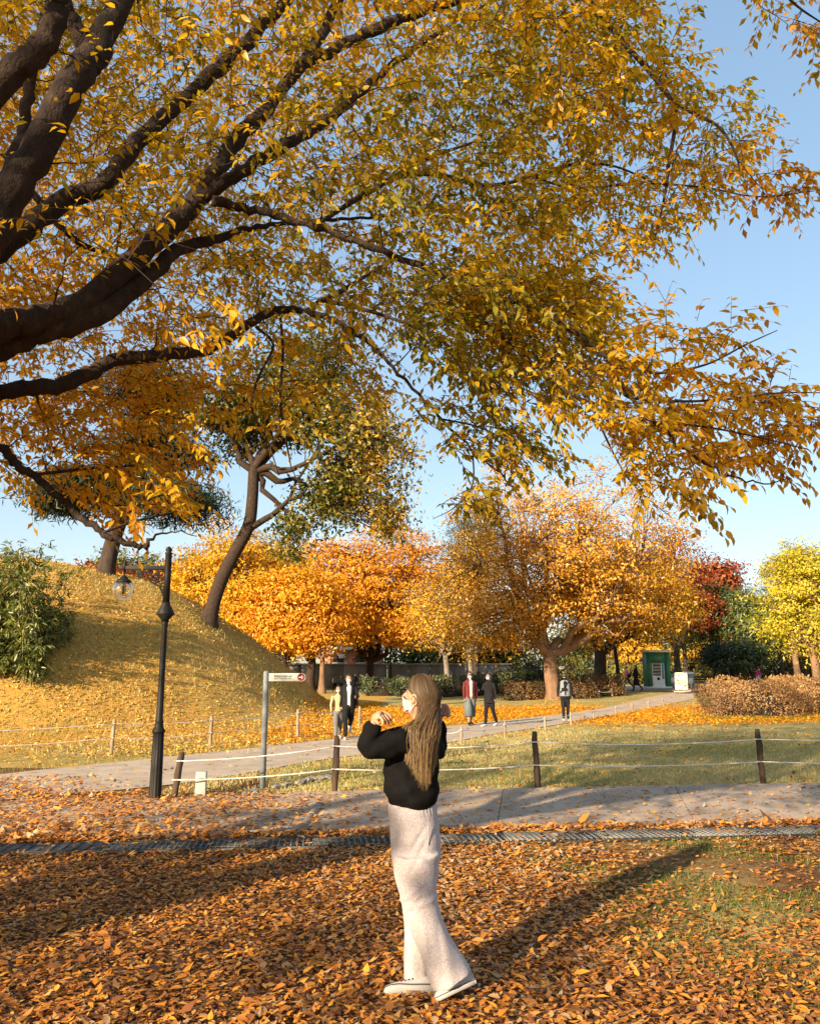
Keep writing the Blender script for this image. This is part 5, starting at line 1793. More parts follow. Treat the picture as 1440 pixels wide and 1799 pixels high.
# --- drinks machine in a green booth
def booth():
    b = at_ground(1153, 54)
    k = to_px(b)[2] / FPX
    w, h = 37 * k, 62 * k
    b[2] = float(P(1153, 1209, 54)[2])
    t = thing('vending_booth', 'green booth holding a white drinks machine', 'vending machine', tuple(b), R(6))
    d = 1.2
    mb = MB()
    mb.box((-w / 2 + .04, 0, h / 2), (.08, d, h))
    mb.box((w / 2 - .12, 0, h / 2), (.24, d, h))
    mb.box((0, d / 2 - .03, h / 2), (w, .05, h))
    mb.box((0, 0.02, h - .36), (w - .02, d - .05, .66))
    mb.build('cabin', M['green'], t)
    MB().box((0, 0, h + .06), (w + .12, d + .15, .14), bev=.02).build('roof', M['white'], t)
    MB().box((0, 0, .05), (w + .1, d + .1, .1)).build('plinth', M['white'], t)
    mw, mh = w * .60, h * .72
    m_ = MB().box((-.10, -d / 2 + .35, .1 + mh / 2), (mw, .6, mh), bev=.02).build('machine', M['machine'], t)
    MB().box((-.20, -d / 2 + .045, .1 + mh * .68), (mw * .62, .02, mh * .52)).build('display', M['glassdark'], m_)
    for r_ in range(4):
        mb = MB()
        for c in range(6):
            mb.box((-.20 - mw * .25 + c * mw * .1, -d / 2 + .025, .1 + mh * (.50 + .125 * r_)), (mw * .07, .03, mh * .08))
        mb.build('can_row', M['can'], m_)
    MB().box((-.10 + mw * .36, -d / 2 + .04, .1 + mh * .6), (mw * .16, .02, mh * .6)).build('coin_panel', M['blue'], m_)
    MB().box((-.12, -d / 2 + .04, .1 + mh * .30), (mw * .2, .02, mh * .10)).build('slot', M['black'], m_)


booth()
for px, lab, mt, hh in [(1176, 'grey green litter bin beside the drinks booth', 'binmetal', 1.1), (1208, 'white topped litter bin between the notice board and the bench', 'binmetal', 1.05)]:
    b = at_ground(px, 55)
    b[2] = float(P(px, 1209, 55)[2])
    t = thing('litter_bin', lab, 'litter bin', tuple(b), 0, 'bins by the drinks machine')
    MB().lathe([(.34, 0), (.36, .02), (.36, hh * .85), (.33, hh * .88)], sides=20).build('body', M[mt], t, True)
    MB().lathe([(.38, hh * .86), (.38, hh * .94), (.2, hh)], sides=20).build('lid', M['white'] if 'white' in lab else M['greendark'], t, True)
    MB().box((0, -.355, hh * .45), (.3, .03, .34)).build('notice', M['white'], t)
b = at_ground(1195, 49)
b[2] = float(P(1195, 1216, 49)[2])
t = thing('notice_board', 'cream standing notice board in front of the litter bins', 'sign', tuple(b), R(-4))
kk = 49 / FPX
MB().box((0, 0, .62), (.74, .05, 1.0), bev=.01).build('panel', M['offwhite'], t)
mb = MB()
for r_ in range(5):
    mb.box((rng.uniform(-.05, .05), -.028, .95 - r_ * .14), (.5 + rng.uniform(-.12, .08), .004, .035))
mb.build('text_lines', M['kerb'], t)
for s in (-1, 1):
    MB().tube([(s * .3, 0, .14), (s * .33, .0, 0)], .025, 6).build('leg', M['galv'], t)
MB().box((0, 0, .02), (.9, .35, .04)).build('foot', M['offwhite'], t)
for px, Y, lab in [(1226, 57, 'dark bench under the low spreading pine'), (1262, 58, 'dark bench right of the low spreading pine trunk')]:
    b = at_ground(px, Y)
    t = thing('park_bench', lab, 'bench', tuple(b), R(5), 'benches by the pines')
    for i in range(3):
        MB().box((0, -.16 + i * .16, .45), (1.5, .12, .05)).build('seat_slat', M['post'], t)
    for i in range(2):
        MB().box((0, .27, .62 + i * .16), (1.5, .04, .11)).build('back_slat', M['post'], t)
    for s in (-1, 1):
        MB().box((s * .6, .05, .22), (.07, .45, .44)).build('leg', M['iron'], t)
        MB().box((s * .6, .30, .60), (.06, .05, .5)).build('back_post', M['iron'], t)
b = at_ground(1244, 54)
b[2] = float(P(1244, 1209, 54)[2])
t = thing('planter', 'pale box planter by the benches', 'planter', tuple(b))
MB().box((0, 0, .2), (.5, .4, .4), bev=.02, taper=1.1).build('body', M['offwhite'], t)
MB().box((0, 0, .41), (.44, .34, .03)).build('soil', M['heart'], t)
# black bag at the foot of the brown bush
b = G(1334, 1253)
t = thing('bag', 'shiny black bag lying at the foot of the large brown bush', 'bag', (b[0], b[1] - .25, float(H(b[0], b[1])) + .12))
bm = bmesh.new()
bmesh.ops.create_icosphere(bm, subdivisions=3, radius=1)
for v in bm.verts:
    n_ = 1 + .12 * math.sin(v.co.x * 7 + v.co.z * 5) * math.cos(v.co.y * 6 + v.co.z * 4)
    v.co = Vector((v.co.x * .42 * n_, v.co.y * .25 * n_, max(v.co.z, -.45) * .26 * n_))
me = bpy.data.meshes.new('bag_body')
bm.to_mesh(me)
bm.free()
me.materials.append(M['bagblack'])
newobj('bag_body', me, t)
MB().tube(catmull([(-.25, 0, .12), (-.1, -.05, .36), (.12, -.05, .34), (.25, 0, .12)], 5), .018, 6).build('handle', M['bagblack'], t, True)


# --- poles
def plain_pole(px, Y, pytop, lab, mt, r, lean=0.0):
    b = at_ground(px, Y)
    top = P(px + lean, pytop, Y) - b
    t = thing('lamp_pole', lab, 'pole', tuple(b))
    q = np.array([[0, 0, -.2], top * .3, top * .7, top])
    MB().tube(q, np.linspace(r, r * .7, 4), 12).build('shaft', M[mt], t, True)
    MB().lathe([(r * 1.8, -.1), (r * 1.8, .18), (r * 1.2, .25)], sides=12).build('base', M[mt], t, True)
    MB().lathe([(r * .7, 0), (r * 2.2, .12), (r * 2.5, .35), (r * .6, .5)], tuple(top), sides=12).build('lantern', M[mt], t, True)


plain_pole(1088, 50, 1075, 'dark lamp pole leaning beside the dark forked tree', 'iron', .13, -16)
plain_pole(818, 66, 1130, 'grey pole above the couple in dark clothes', 'galv', .09)
plain_pole(686, 74, 1060, 'thin dark pole in front of the hedge left of the woman', 'iron', .10)

# --- brick building and grey wall at the back
def back_building():
    Y = 92
    def X(px): return P(px, 1179, Y)[0]
    def Z(py): return float(P(720, py, Y)[2])
    b = np.array([X(615), Y, 0.0])
    t = thing('brick_building', 'low brick building with a white roof behind the grey wall', 'building', tuple(b))
    w = X(672) - X(560)
    mb = MB().box((0, 2, Z(1142) / 2), (w, 4, Z(1142)))
    mb.build('wall', M['brick'], t)
    MB().box((0, 1.9, Z(1142) + .12), (w + .6, 4.8, .28)).build('roof', M['white'], t)
    MB().box((-1.6, 1.9, Z(1138) + .35), (1.4, 1.4, .6), taper=.6).build('roof_vent', M['white'], t)
    for i, (p0, p1) in enumerate([(585, 603), (626, 640), (648, 662)]):
        f = MB().box((X((p0 + p1) / 2) - b[0], -.03, Z(1157)), (X(p1) - X(p0), .12, .9)).build('window', M['glassdark'], t)
        MB().box((X((p0 + p1) / 2) - b[0], -.10, Z(1157) - .5), (X(p1) - X(p0) + .2, .1, .1)).build('sill', M['white'], f)
    MB().box((X(601) - b[0], -.12, Z(1153)), (.75, .1, .45)).build('sign_plate', M['white'], t)
    for px in (580, 622, 645):
        MB().box((X(px) - b[0], -.05, Z(1160)), (.16, .08, 2.6)).build('pilaster', M['brick'], t)
    Yw = 84
    a, c = P(380, 1179, Yw)[0], P(905, 1179, Yw)[0]
    zt = float(P(720, 1168, Yw)[2])
    t = thing('boundary_wall', 'long grey boundary wall at the back of the park', 'wall', (a, Yw, 0))
    nb_ = 14
    L = (c - a) / nb_
    for i in range(nb_):
        MB().box(((i + .5) * L, 0, zt / 2), (L - .05, .3, zt)).build('panel', M['wallgrey'], t)
        MB().box(((i + .5) * L, -.02, zt + .06), (L - .02, .44, .14)).build('coping', M['coping'], t)
    Y2 = 90
    xa, xb = P(822, 1179, Y2)[0], P(900, 1179, Y2)[0]
    t = thing('brick_house', 'small orange brick house showing above the wall left of the golden tree', 'building', ((xa + xb) / 2, Y2, 0))
    hh = float(P(720, 1150, Y2)[2])
    MB().box((0, 2, hh / 2), (xb - xa, 4, hh)).build('wall', M['brick'], t)
    MB().box((0, 1.9, hh + .15), (xb - xa + .5, 4.6, .3)).build('roof', M['wallgrey'], t)
    for s in (-1, 1):
        MB().box((s * (xb - xa) * .25, -.03, hh * .72), (1.0, .1, .7)).build('window', M['glassdark'], t)


back_building()
# more shrubs closing the view under the far crowns
under = [(410, 70, 'olive', 'dull shrub at the foot of the mound right of the leaning oak'), (470, 88, 'hedge', 'dark shrub left of the signpost top'),
         (930, 74, 'hedge', 'dark shrub behind the pale sunlit trunk'), (1000, 80, 'olive', 'dull yellow shrub under the golden crown'), (1050, 78, 'hedge', 'dark shrub behind the dark forked trunk'),
         (1100, 76, 'olive', 'dull yellow shrub behind the people by the booth'), (1160, 80, 'hedge', 'dark shrub behind the drinks booth'), (1215, 78, 'olive', 'dull shrub behind the white topped bin'),
         (1270, 80, 'brush_dark', 'brown shrub behind the benches'), (1330, 78, 'olive', 'dull shrub behind the strolling pair'), (1385, 76, 'brush_dark', 'brown shrub left of the ginkgo trunk'),
         (1440, 78, 'hedge', 'dark shrub at the right edge behind the ginkgo')]
for k, (px, Y, mt, lab) in enumerate(under):
    c = at_ground(px, Y)
    d = to_px(c)[2]
    bush('shrub', lab, c, (38 * d / FPX, 1.5, rng.uniform(1.6, 2.6)), 1500, .24, M[mt], 40, 'shrubs along the far side of the park', boxy=.3, seedk=.5 + .2 * k)
# tag on the tree
b = G(985, 1229)
p = P(986, 1173, b[1] - .62)
t = thing('tree_tag', 'small white tag fixed to the pale sunlit trunk', 'tag', tuple(p))
MB().box((0, 0, 0), (.24, .02, .15), bev=.004).build('plate', M['white'], t)
MB().box((0, -.012, .02), (.16, .003, .02)).build('print', M['ink'], t)
rng = np.random.default_rng(505)
# ------------------------------------------------------------------ people
M['skin'] = flatc('skin', (0.40, 0.215, 0.135), 0.55, 0, .08, 20, .1, .35)
M['skin_far'] = flatc('skin_far', (0.30, 0.175, 0.115), 0.6, 0, .06)
M['hair_black'] = surf('black_hair', [(0.3, (0.008, 0.007, 0.006)), (0.7, (0.03, 0.024, 0.02))], 30, 0.5, 0.4, 90, (1, 1, .15), spec=.5)
M['hair_brown'] = surf('brown_hair', [(0.3, (0.02, 0.010, 0.007)), (0.7, (0.06, 0.03, 0.02))], 30, 0.5, 0.4, 90, (1, 1, .15), spec=.5)
M['mask'] = flatc('face_mask', (0.40, 0.39, 0.37), 0.8, 0, .04, 30, .1)
M['beige_knit'] = flatc('beige_knit', (0.36, 0.29, 0.16), 0.9, 0, .12, 30, .4)
M['grey_cloth'] = flatc('grey_cloth', (0.13, 0.125, 0.12), 0.9, 0, .2, 12, .3)
M['white_cloth'] = flatc('white_cloth', (0.46, 0.46, 0.46), 0.9, 0, .05)
M['grey_tee'] = flatc('grey_tee', (0.42, 0.38, 0.36), 0.9, 0, .08)
M['black_cloth'] = surf('black_cloth', [(0.3, (0.006, 0.006, 0.007)), (0.7, (0.017, 0.016, 0.017))], 8, 0.9, .4, 30, spec=.15)
M['maroon_cloth'] = flatc('maroon_cloth', (0.10, 0.016, 0.018), 0.9, 0, .2)
M['slate_cloth'] = flatc('slate_cloth', (0.10, 0.125, 0.13), 0.9, 0, .2)
M['vest'] = flatc('quilted_vest', (0.16, 0.18, 0.20), 0.7, 0, .15)
M['pink_cloth'] = flatc('pink_cloth', (0.62, 0.22, 0.26), 0.9, 0, .1)
M['magenta_cloth'] = flatc('magenta_cloth', (0.60, 0.04, 0.20), 0.8, 0, .1)
M['navy_cloth'] = flatc('navy_cloth', (0.03, 0.035, 0.05), 0.9, 0, .2)
M['pale_blue'] = flatc('pale_blue_cloth', (0.30, 0.38, 0.44), 0.9, 0, .1)


def apply_mods(me, mods, name):
    o = bpy.data.objects.new('tmp_shape', me)
    COL.link(o)
    for typ, kw in mods:
        m = o.modifiers.new(typ, typ)
        for k, v in kw.items():
            setattr(m, k, v)
    bpy.context.view_layer.update()
    ev = o.evaluated_get(bpy.context.evaluated_depsgraph_get())
    out = bpy.data.meshes.new_from_object(ev)
    out.name = name
    bpy.data.objects.remove(o)
    bpy.data.meshes.remove(me)
    return out


def merge_parts(name, parts, mats, voxel, smooth_it=4, extra=None, disp=None, sides=16):
    """parts: (points, radii, squash, material index) tubes fused into one continuous skin"""
    mb = MB()
    for pts, rad, sq, mi in parts:
        q, r = np.asarray(pts, float), np.broadcast_to(np.asarray(rad, float), (len(pts),))
        if len(q) > 2:
            q, r = smooth_path(q, r, 4)
        V, F, caps = tube_np(q, r, sides, sq)
        mb.add(V, [F] + caps)
    me = np_mesh(name, np.concatenate(mb.V), [np.concatenate(v) for v in mb.F.values()])
    me = apply_mods(me, [('REMESH', dict(mode='VOXEL', voxel_size=voxel)), ('SMOOTH', dict(factor=.5, iterations=smooth_it))], name)
    n = len(me.polygons)
    if len(mats) > 1:
        c = np.empty(n * 3)
        me.polygons.foreach_get('center', c)
        c = c.reshape(-1, 3)
        best = np.full(n, 1e9)
        idx = np.zeros(n, np.int32)
        for pts, rad, sq, mi in parts:
            pts = np.asarray(pts, float)
            rad = np.broadcast_to(np.asarray(rad, float), (len(pts),))
            for i in range(len(pts) - 1):
                a, b_ = pts[i], pts[i + 1]
                ab = b_ - a
                t = np.clip((c - a) @ ab / (ab @ ab + 1e-12), 0, 1)
                dd = np.linalg.norm(c - a - t[:, None] * ab, axis=1) - (rad[i] * (1 - t) + rad[i + 1] * t)
                m = dd < best - 1e-4
                best = np.where(m, dd, best)
                idx = np.where(m, mi, idx)
        me.polygons.foreach_set('material_index', idx)
    me.polygons.foreach_set('use_smooth', np.ones(n, bool))
    if disp is not None:
        co = np.empty(len(me.vertices) * 3)
        no = np.empty(len(me.vertices) * 3)
        me.vertices.foreach_get('co', co)
        me.vertices.foreach_get('normal', no)
        co, no = co.reshape(-1, 3), no.reshape(-1, 3)
        co = co + no * disp(co)[:, None]
        me.vertices.foreach_set('co', co.ravel())
    for m in mats:
        me.materials.append(m)
    me.update()
    return me


def join_meshes(name, me, mb, mi):
    """adds the shapes of mb to me (fingers on a hand)"""
    bm = bmesh.new()
    bm.from_mesh(me)
    V = np.concatenate(mb.V)
    vs = [bm.verts.new(v) for v in V]
    for fs in mb.F.values():
        for f in np.concatenate(fs):
            try:
                fc = bm.faces.new([vs[i] for i in f])
                fc.material_index = mi
                fc.smooth = True
            except ValueError:
                pass
    bm.to_mesh(me)
    bm.free()
    return me


def person(label, base, Hh, face, legs=((12, 5), (-12, 20)), arms=((8, 8, 15), (-8, 8, 15)), top=None, bottom=None, shoe=None, skin=None, wide=1.0, bulk=1.0,
           hair='short', hair_mat=None, mask=True, coat=None, skirt=None, open_front=None, bag=None, glasses=False, head_turn=0, lean=0, vest=None, group=None, shirt_len=.86, hand_item=None, sleeve=None):
    """built facing local -Y (towards the camera) and turned by face degrees"""
    s = Hh / 1.72
    t = thing('person', label, 'person', tuple(base), R(face), group)
    skin = skin or M['skin_far']
    mats = [skin, top, bottom, sleeve or (coat[0] if coat else top)]
    hips = []
    legs_pts = []
    for sd, (a, k) in zip((-1, 1), legs):
        a, k = R(a), R(k)
        hip = np.array([sd * .085, 0, .90])
        knee = hip + .43 * np.array([0, -math.sin(a), -math.cos(a)])
        b_ = a - k
        ank = knee + .42 * np.array([0, -math.sin(b_), -math.cos(b_)])
        legs_pts.append((hip, knee, ank, b_))
    low = min(l[2][2] + (0.0 if l[3] > -.3 else -.05) for l in legs_pts)
    dz = .085 - low
    up = np.array([0, 0, dz])
    parts = []
    ln = np.array([0, -math.sin(R(lean)), 0])
    def tp(x, y, z):
        return (np.array([x, y, z]) + ln * max(0, z - .9) + up)
    B = bulk
    parts.append(([tp(0, 0, .84), tp(0, 0, .93), tp(0, 0, 1.05), tp(0, 0, 1.20), tp(0, 0, 1.32), tp(0, 0, 1.40), tp(0, 0, 1.45)], np.array([.12, .158, .150, .160, .170, .150, .075]) * B, .66, 1))
    parts.append(([tp(0, 0, .80), tp(0, 0, .90)], [.13 * B, .155 * B], .7, 2))
    parts.append(([tp(0, .01, 1.42), tp(0, -.005, 1.52)], [.055, .05], None, 0))
    hc = tp(0, -.015, 1.60)
    parts.append(([hc + [0, 0, -.105], hc + [0, -.01, -.07], hc + [0, 0, 0], hc + [0, .01, .06], hc + [0, .01, .105]], [.035, .066, .082, .075, .03], None, 0))
    for sd, (hip, knee, ank, b_) in zip((-1, 1), legs_pts):
        parts.append(([hip + up, hip * .5 + knee * .5 + up, knee + up, (knee + ank) / 2 + up, ank + up], [.098 * B, .088 * wide, .070 * wide, .062 * wide, .052 * wide], None, 2))
    finger_mb = MB()
    hands = []
    for sd, (fw, out, el) in zip((-1, 1), arms):
        fw, out, el = R(fw), R(out), R(el)
        sh = tp(sd * .175 * B, 0, 1.385)
        dirv = np.array([sd * math.sin(out), -math.sin(fw) * math.cos(out), -math.cos(fw) * math.cos(out)])
        elb = sh + .285 * dirv
        d2 = np.array([sd * math.sin(out) * .4 - sd * .35 * math.sin(el), -math.sin(fw + el), -math.cos(fw + el)])
        d2 = unit(d2)
        wr = elb + .245 * d2
        parts.append(([sh, (sh + elb) / 2, elb, (elb + wr) / 2, wr], [.068 * B, .060 * B, .052 * B, .046 * B, .040], None, 3))
        hand = wr + d2 * .075
        parts.append(([wr, wr + d2 * .03, hand], [.026, .032, .024], .6, 0))
        hands.append((wr, hand, d2))
        sidev = unit(np.cross(d2, [1.0, 0.2, 0]))
        for f in range(4):
            o_ = sidev * (f - 1.5) * .017
            L_ = (.055, .068, .064, .05)[f]
            finger_mb.tube([hand + o_ - d2 * .015, hand + o_ + d2 * L_ * .5, hand + o_ + d2 * L_ * .85 + np.array([-sd * .02, 0, 0])], [.0095, .0085, .006], 5)
        finger_mb.tube([wr + d2 * .03, wr + d2 * .06 + sidev * -.04, wr + d2 * .085 + sidev * -.045], [.011, .009, .007], 5)
    parts = [(np.asarray(p) * s, np.asarray(r) * s, q, m) for p, r, q, m in parts]
    for m in (finger_mb,):
        m.V = [v * s for v in m.V]
    me = merge_parts('body', parts, mats, .032 * s, 3, sides=10)
    join_meshes('body', me, finger_mb, 0)
    newobj('body', me, t)
    hc = hc * s
    turn = Matrix.Rotation(R(head_turn), 3, 'Z')

    def hp(x, y, z):
        v = turn @ Vector((x, y, z))
        return hc + np.array(v) * s
    # shoes
    for sd, (hip, knee, ank, b_) in zip((-1, 1), legs_pts):
        a = (ank + up) * s
        pit = max(0, -b_ - .25)
        fd = np.array([sd * .12, -math.cos(pit), -math.sin(pit)])
        q = np.array([a + [0, .055 * s, -.045 * s], a + [0, .02 * s, -.035 * s], a + fd * .09 * s + [0, 0, -.045 * s], a + fd * .17 * s + [0, 0, -.055 * s], a + fd * .20 * s + [0, 0, -.06 * s]])
        V, F, caps = tube_np(q, np.array([.030, .045, .044, .038, .016]) * s, 10, .75)
        V[:, 2] = np.maximum(V[:, 2], 0.001 if pit < .05 else -1)
        MB().add(V, [F] + caps).build('shoe', shoe or M['black_cloth'], t, True)
    # hair
    hm = hair_mat or M['hair_black']
    hb = MB()
    n1, n2 = 14, 20
    V = []
    for i in range(n1):
        ph = math.pi * i / (n1 - 1) * .98
        for j in range(n2):
            th = 2 * math.pi * j / n2
            dx, dy, dzz = math.sin(ph) * math.cos(th), math.sin(ph) * math.sin(th), math.cos(ph)
            front = max(0, -dy)
            lim = {'short': -.25, 'bob': -1.0, 'long': -1.0}[hair]
            z_ = dzz * .118
            r_ = .093
            x_, y_ = dx * r_, dy * .102 + .012
            if front > 0 and dzz < .50:
                y_ = max(y_, (-.012 if hair == 'short' else -.040))          # keep the face free
            if dzz < lim:
                z_ = lim * .118
            if hair in ('bob', 'long') and dzz < -.05 and front < .35:
                z_ = -.02 + (dzz + .05) * (.15 if hair == 'bob' else .30)
                x_ = dx * r_ * (1.05 / max(math.sin(ph), .5))
                y_ = dy * .1 / max(math.sin(ph), .5) + .015
            V.append(hp(x_ * (1 + rng.normal(0, .03)), y_, z_ + .005))
    hb.add(np.array(V), [ring_faces(n1, n2)])
    hb.build('hair', hm, t, True)
    # face: eyes, nose, mouth or mask, ears
    fb = MB()
    for sd in (-1, 1):
        fb.tube([hp(sd * .034 - .012, -.084, .012), hp(sd * .034, -.090, .014), hp(sd * .034 + .012, -.084, .012)], .005 * s, 5)
    fb.build('eyes', M['hair_black'], t)
    nb_ = MB()
    nb_.tube([hp(0, -.086, .012), hp(0, -.103, -.022), hp(0, -.085, -.03)], np.array([.007, .012, .008]) * s, 6)
    for sd in (-1, 1):
        nb_.tube([hp(sd * .080, .0, .02), hp(sd * .088, .005, 0), hp(sd * .080, .0, -.03)], np.array([.008, .013, .007]) * s, 6)
    nb_.build('face_features', skin, t, True)
    if mask:
        V = []
        for i in range(9):
            zz = -.010 - .082 * i / 8
            for j in range(13):
                a = (j / 12 - .5) * 2.5
                rr = .084 + .014 * math.sin(math.pi * i / 8) - .008 * i / 8
                V.append(hp(rr * .92 * math.sin(a), -rr * 1.12 * math.cos(a) + .012, zz))
        mb = MB()
        F = np.array([[i * 13 + j, i * 13 + j + 1, (i + 1) * 13 + j + 1, (i + 1) * 13 + j] for i in range(8) for j in range(12)])
        mb.add(V, [F]).build('face_mask', M['mask'], t, True)
    else:
        MB().tube([hp(-.02, -.087, -.058), hp(0, -.092, -.058), hp(.02, -.087, -.058)], .005 * s, 5).build('mouth', M['maroon_cloth'], t)
    if glasses:
        mb = MB()
        for sd in (-1, 1):
            mb.box(hp(sd * .036, -.100, .014), (.058 * s, .012 * s, .036 * s), bev=.004)
        mb.box(hp(0, -.1, .02), (.03 * s, .01 * s, .008 * s))
        mb.build('sunglasses', M['black_cloth'], t)

    def cloth(name, rows, mat, gap=None, wav=0.0, nseg=28):
        """rows: (z, rx, ry, y offset); gap: half angle left open at the front"""
        V = []
        for z, rx, ry, yo in rows:
            for j in range(nseg):
                a = 2 * math.pi * j / (nseg if gap is None else nseg - 1)
                if gap is not None:
                    a = -math.pi / 2 + gap + (2 * math.pi - 2 * gap) * j / (nseg - 1)
                w = 1 + wav * math.sin(a * 7 + z * 3) * (rows[0][0] - z)
                V.append((np.array([rx * math.cos(a) * w, ry * math.sin(a) * w + yo, z]) + ln * max(0, z - .9) + up) * s)
        if gap is None:
            F = ring_faces(len(rows), nseg)
        else:
            F = np.array([[i * nseg + j, i * nseg + j + 1, (i + 1) * nseg + j + 1, (i + 1) * nseg + j] for i in range(len(rows) - 1) for j in range(nseg - 1)])
        MB().add(V, [F]).build(name, mat, t, True)
    if coat:
        mt, hem, gap = coat
        cloth('jacket', [(1.455, .085, .075, .0), (1.43, .14, .10, 0), (1.38, .185, .125, 0), (1.25, .195, .14, 0), (1.1, .185, .14, 0), (.98, .19, .145, 0), (hem, .20 if hem > .7 else .23, .155, .01)], mt, gap, .02)
    if vest:
        cloth('vest', [(1.45, .085, .08, 0), (1.40, .165, .125, 0), (1.30, .19, .14, 0), (1.22, .183, .137, 0), (1.20, .192, .143, 0), (1.12, .183, .137, 0), (1.10, .192, .143, 0), (1.0, .18, .137, 0), (.98, .19, .142, 0), (.88, .185, .14, 0)], vest)
    if skirt:
        mt, hem, w_ = skirt
        for sd in (-1, 1):
            hip, knee, ank, b_ = legs_pts[0 if sd < 0 else 1]
            f = (.95 - hem)
            end = hip + (knee - hip) * min(1, f / .43) if f < .43 else knee + (ank - knee) * (f - .43) / .42
            q = np.array([hip + [-sd * .02, 0, .09], hip + [0, 0, -.05], (hip + end) / 2, end]) + up
            V, F, caps = tube_np(q * s, np.array([.12, .125, .13 * w_, .15 * w_]) * s, 16, .85)
            MB().add(V, [F] + caps).build('trouser_leg', mt, t, True)
    if bag == 'cross':
        q = catmull([tp(-.15, .10, 1.42), tp(-.02, .165, 1.25), tp(.12, .165, 1.08), tp(.17, .08, 1.0)], 5) * s
        MB().tube(q, .016 * s, 6).build('bag_strap', M['black_cloth'], t, True)
        MB().box(tp(.03, .17, 1.12) * s, (.19 * s, .06 * s, .11 * s), bev=.02).build('shoulder_bag', M['black_cloth'], t)
    if bag == 'side':
        MB().box(tp(.21, .10, 1.02) * s, (.12 * s, .22 * s, .26 * s), bev=.04).build('shoulder_bag', M['black_cloth'], t)
    if hand_item:
        wr, hand, d2 = hands[hand_item[0]]
        MB().box((hand + d2 * .05) * s, np.array((.02, .08, .15)) * s, bev=.004).build('phone', M['black_cloth'], t)
    return t


def person_px(label, px, pyf, pyh, face, **kw):
    b_ = G(px, pyf)
    d = to_px(b_)[2]
    hgt = (pyf - pyh) * d / FPX * 1.0
    return person(label, b_, hgt, face, **kw)


person_px('young woman in beige knit and grey trousers holding hands with the man', 593, 1299, 1208, 12, top=M['beige_knit'], bottom=M['grey_cloth'], shoe=M['white_cloth'], legs=((14, 4), (-12, 16)), arms=((4, 14, 14), (4, 8, 10)), wide=1.25, bulk=.98, hair='bob', hair_mat=M['hair_brown'], head_turn=-25)
person_px('tall man in open black jacket and white shirt holding the woman\'s hand', 611, 1299, 1187, 8, top=M['white_cloth'], bottom=M['black_cloth'], shoe=M['white_cloth'], legs=((18, 5), (-22, 45)), arms=((2, 10, 10), (12, 14, 80)), coat=(M['black_cloth'], .80, .22), wide=1.1, hair='short', head_turn=22, bag='side')
person_px('person in maroon jacket, sunglasses and wide slate trousers on the gravel path', 826, 1275, 1184, 14, top=M['grey_tee'], bottom=M['skin_far'], shoe=M['black_cloth'], legs=((12, 6), (-10, 14)), arms=((4, 10, 10), (-4, 10, 10)), coat=(M['maroon_cloth'], .82, .28), skirt=(M['slate_cloth'], .30, 1.15), hair='bob', hair_mat=M['hair_brown'], glasses=True)
person_px('person all in black with raised phone beside the maroon jacket', 860, 1277, 1186, -42, top=M['black_cloth'], bottom=M['black_cloth'], shoe=M['white_cloth'], legs=((10, 4), (-12, 14)), arms=((22, 6, 75), (-6, 12, 10)), coat=(M['black_cloth'], .74, None), hair='bob', head_turn=-20, hand_item=(0,))
person_px('walker in grey quilted vest seen from behind on the gravel path', 994, 1269, 1186, 172, top=M['black_cloth'], bottom=M['black_cloth'], shoe=M['white_cloth'], legs=((6, 3), (-8, 14)), arms=((8, 16, 8), (-10, 16, 8)), vest=M['vest'], hair='short', mask=False, bag='cross')
person_px('person in pink jacket with a dark bag walking left by the booth', 1102, 1213, 1171, -80, top=M['pink_cloth'], bottom=M['navy_cloth'], shoe=M['grey_cloth'], legs=((20, 4), (-24, 25)), arms=((16, 6, 20), (-14, 6, 15)), hair='short', bag='side', mask=True)
person_px('person in long black coat walking left behind the pink jacket', 1118, 1215, 1169, -80, top=M['black_cloth'], bottom=M['black_cloth'], legs=((14, 4), (-16, 20)), arms=((12, 6, 15), (-10, 6, 15)), coat=(M['black_cloth'], .36, None), hair='bob')
person_px('adult in dark vest and pale sleeves walking behind the large brown bush', 1318, 1206, 1163, 100, top=M['pale_blue'], bottom=M['black_cloth'], legs=((14, 4), (-16, 20)), vest=M['navy_cloth'], hair='short')
person_px('child in magenta jacket walking beside the adult in dark vest', 1333, 1207, 1171, 100, top=M['magenta_cloth'], bottom=M['pale_blue'], legs=((14, 4), (-16, 20)), hair='bob', bulk=1.05)
person_px('far person in grey top standing left of the couple\'s heads', 588, 1216, 1186, 160, top=M['grey_cloth'], bottom=M['black_cloth'], hair='short', mask=False)
person_px('far person in dark clothes standing behind the tall man\'s head', 598, 1216, 1187, 20, top=M['slate_cloth'], bottom=M['black_cloth'], hair='short')
person_px('far person in black standing right of the tall man\'s head', 624, 1216, 1185, -20, top=M['black_cloth'], bottom=M['black_cloth'], hair='short')
person_px('far person in black top and slate skirt under the orange dome', 644, 1219, 1184, 170, top=M['black_cloth'], bottom=M['pale_blue'], skirt=(M['pale_blue'], .45, 1.2), hair='short', mask=False)
person_px('far dark person beside the pale slim trunk', 782, 1213, 1180, 0, top=M['black_cloth'], bottom=M['navy_cloth'], hair='bob')

# ------------------------------------------------------------------ the woman in the foreground
M['sweater'] = surf('black_sweater', [(0.3, (0.003, 0.0028, 0.0028)), (0.7, (0.007, 0.0065, 0.0065))], 14, 0.95, 0.55, 260, bdist=.004, spec=.12)


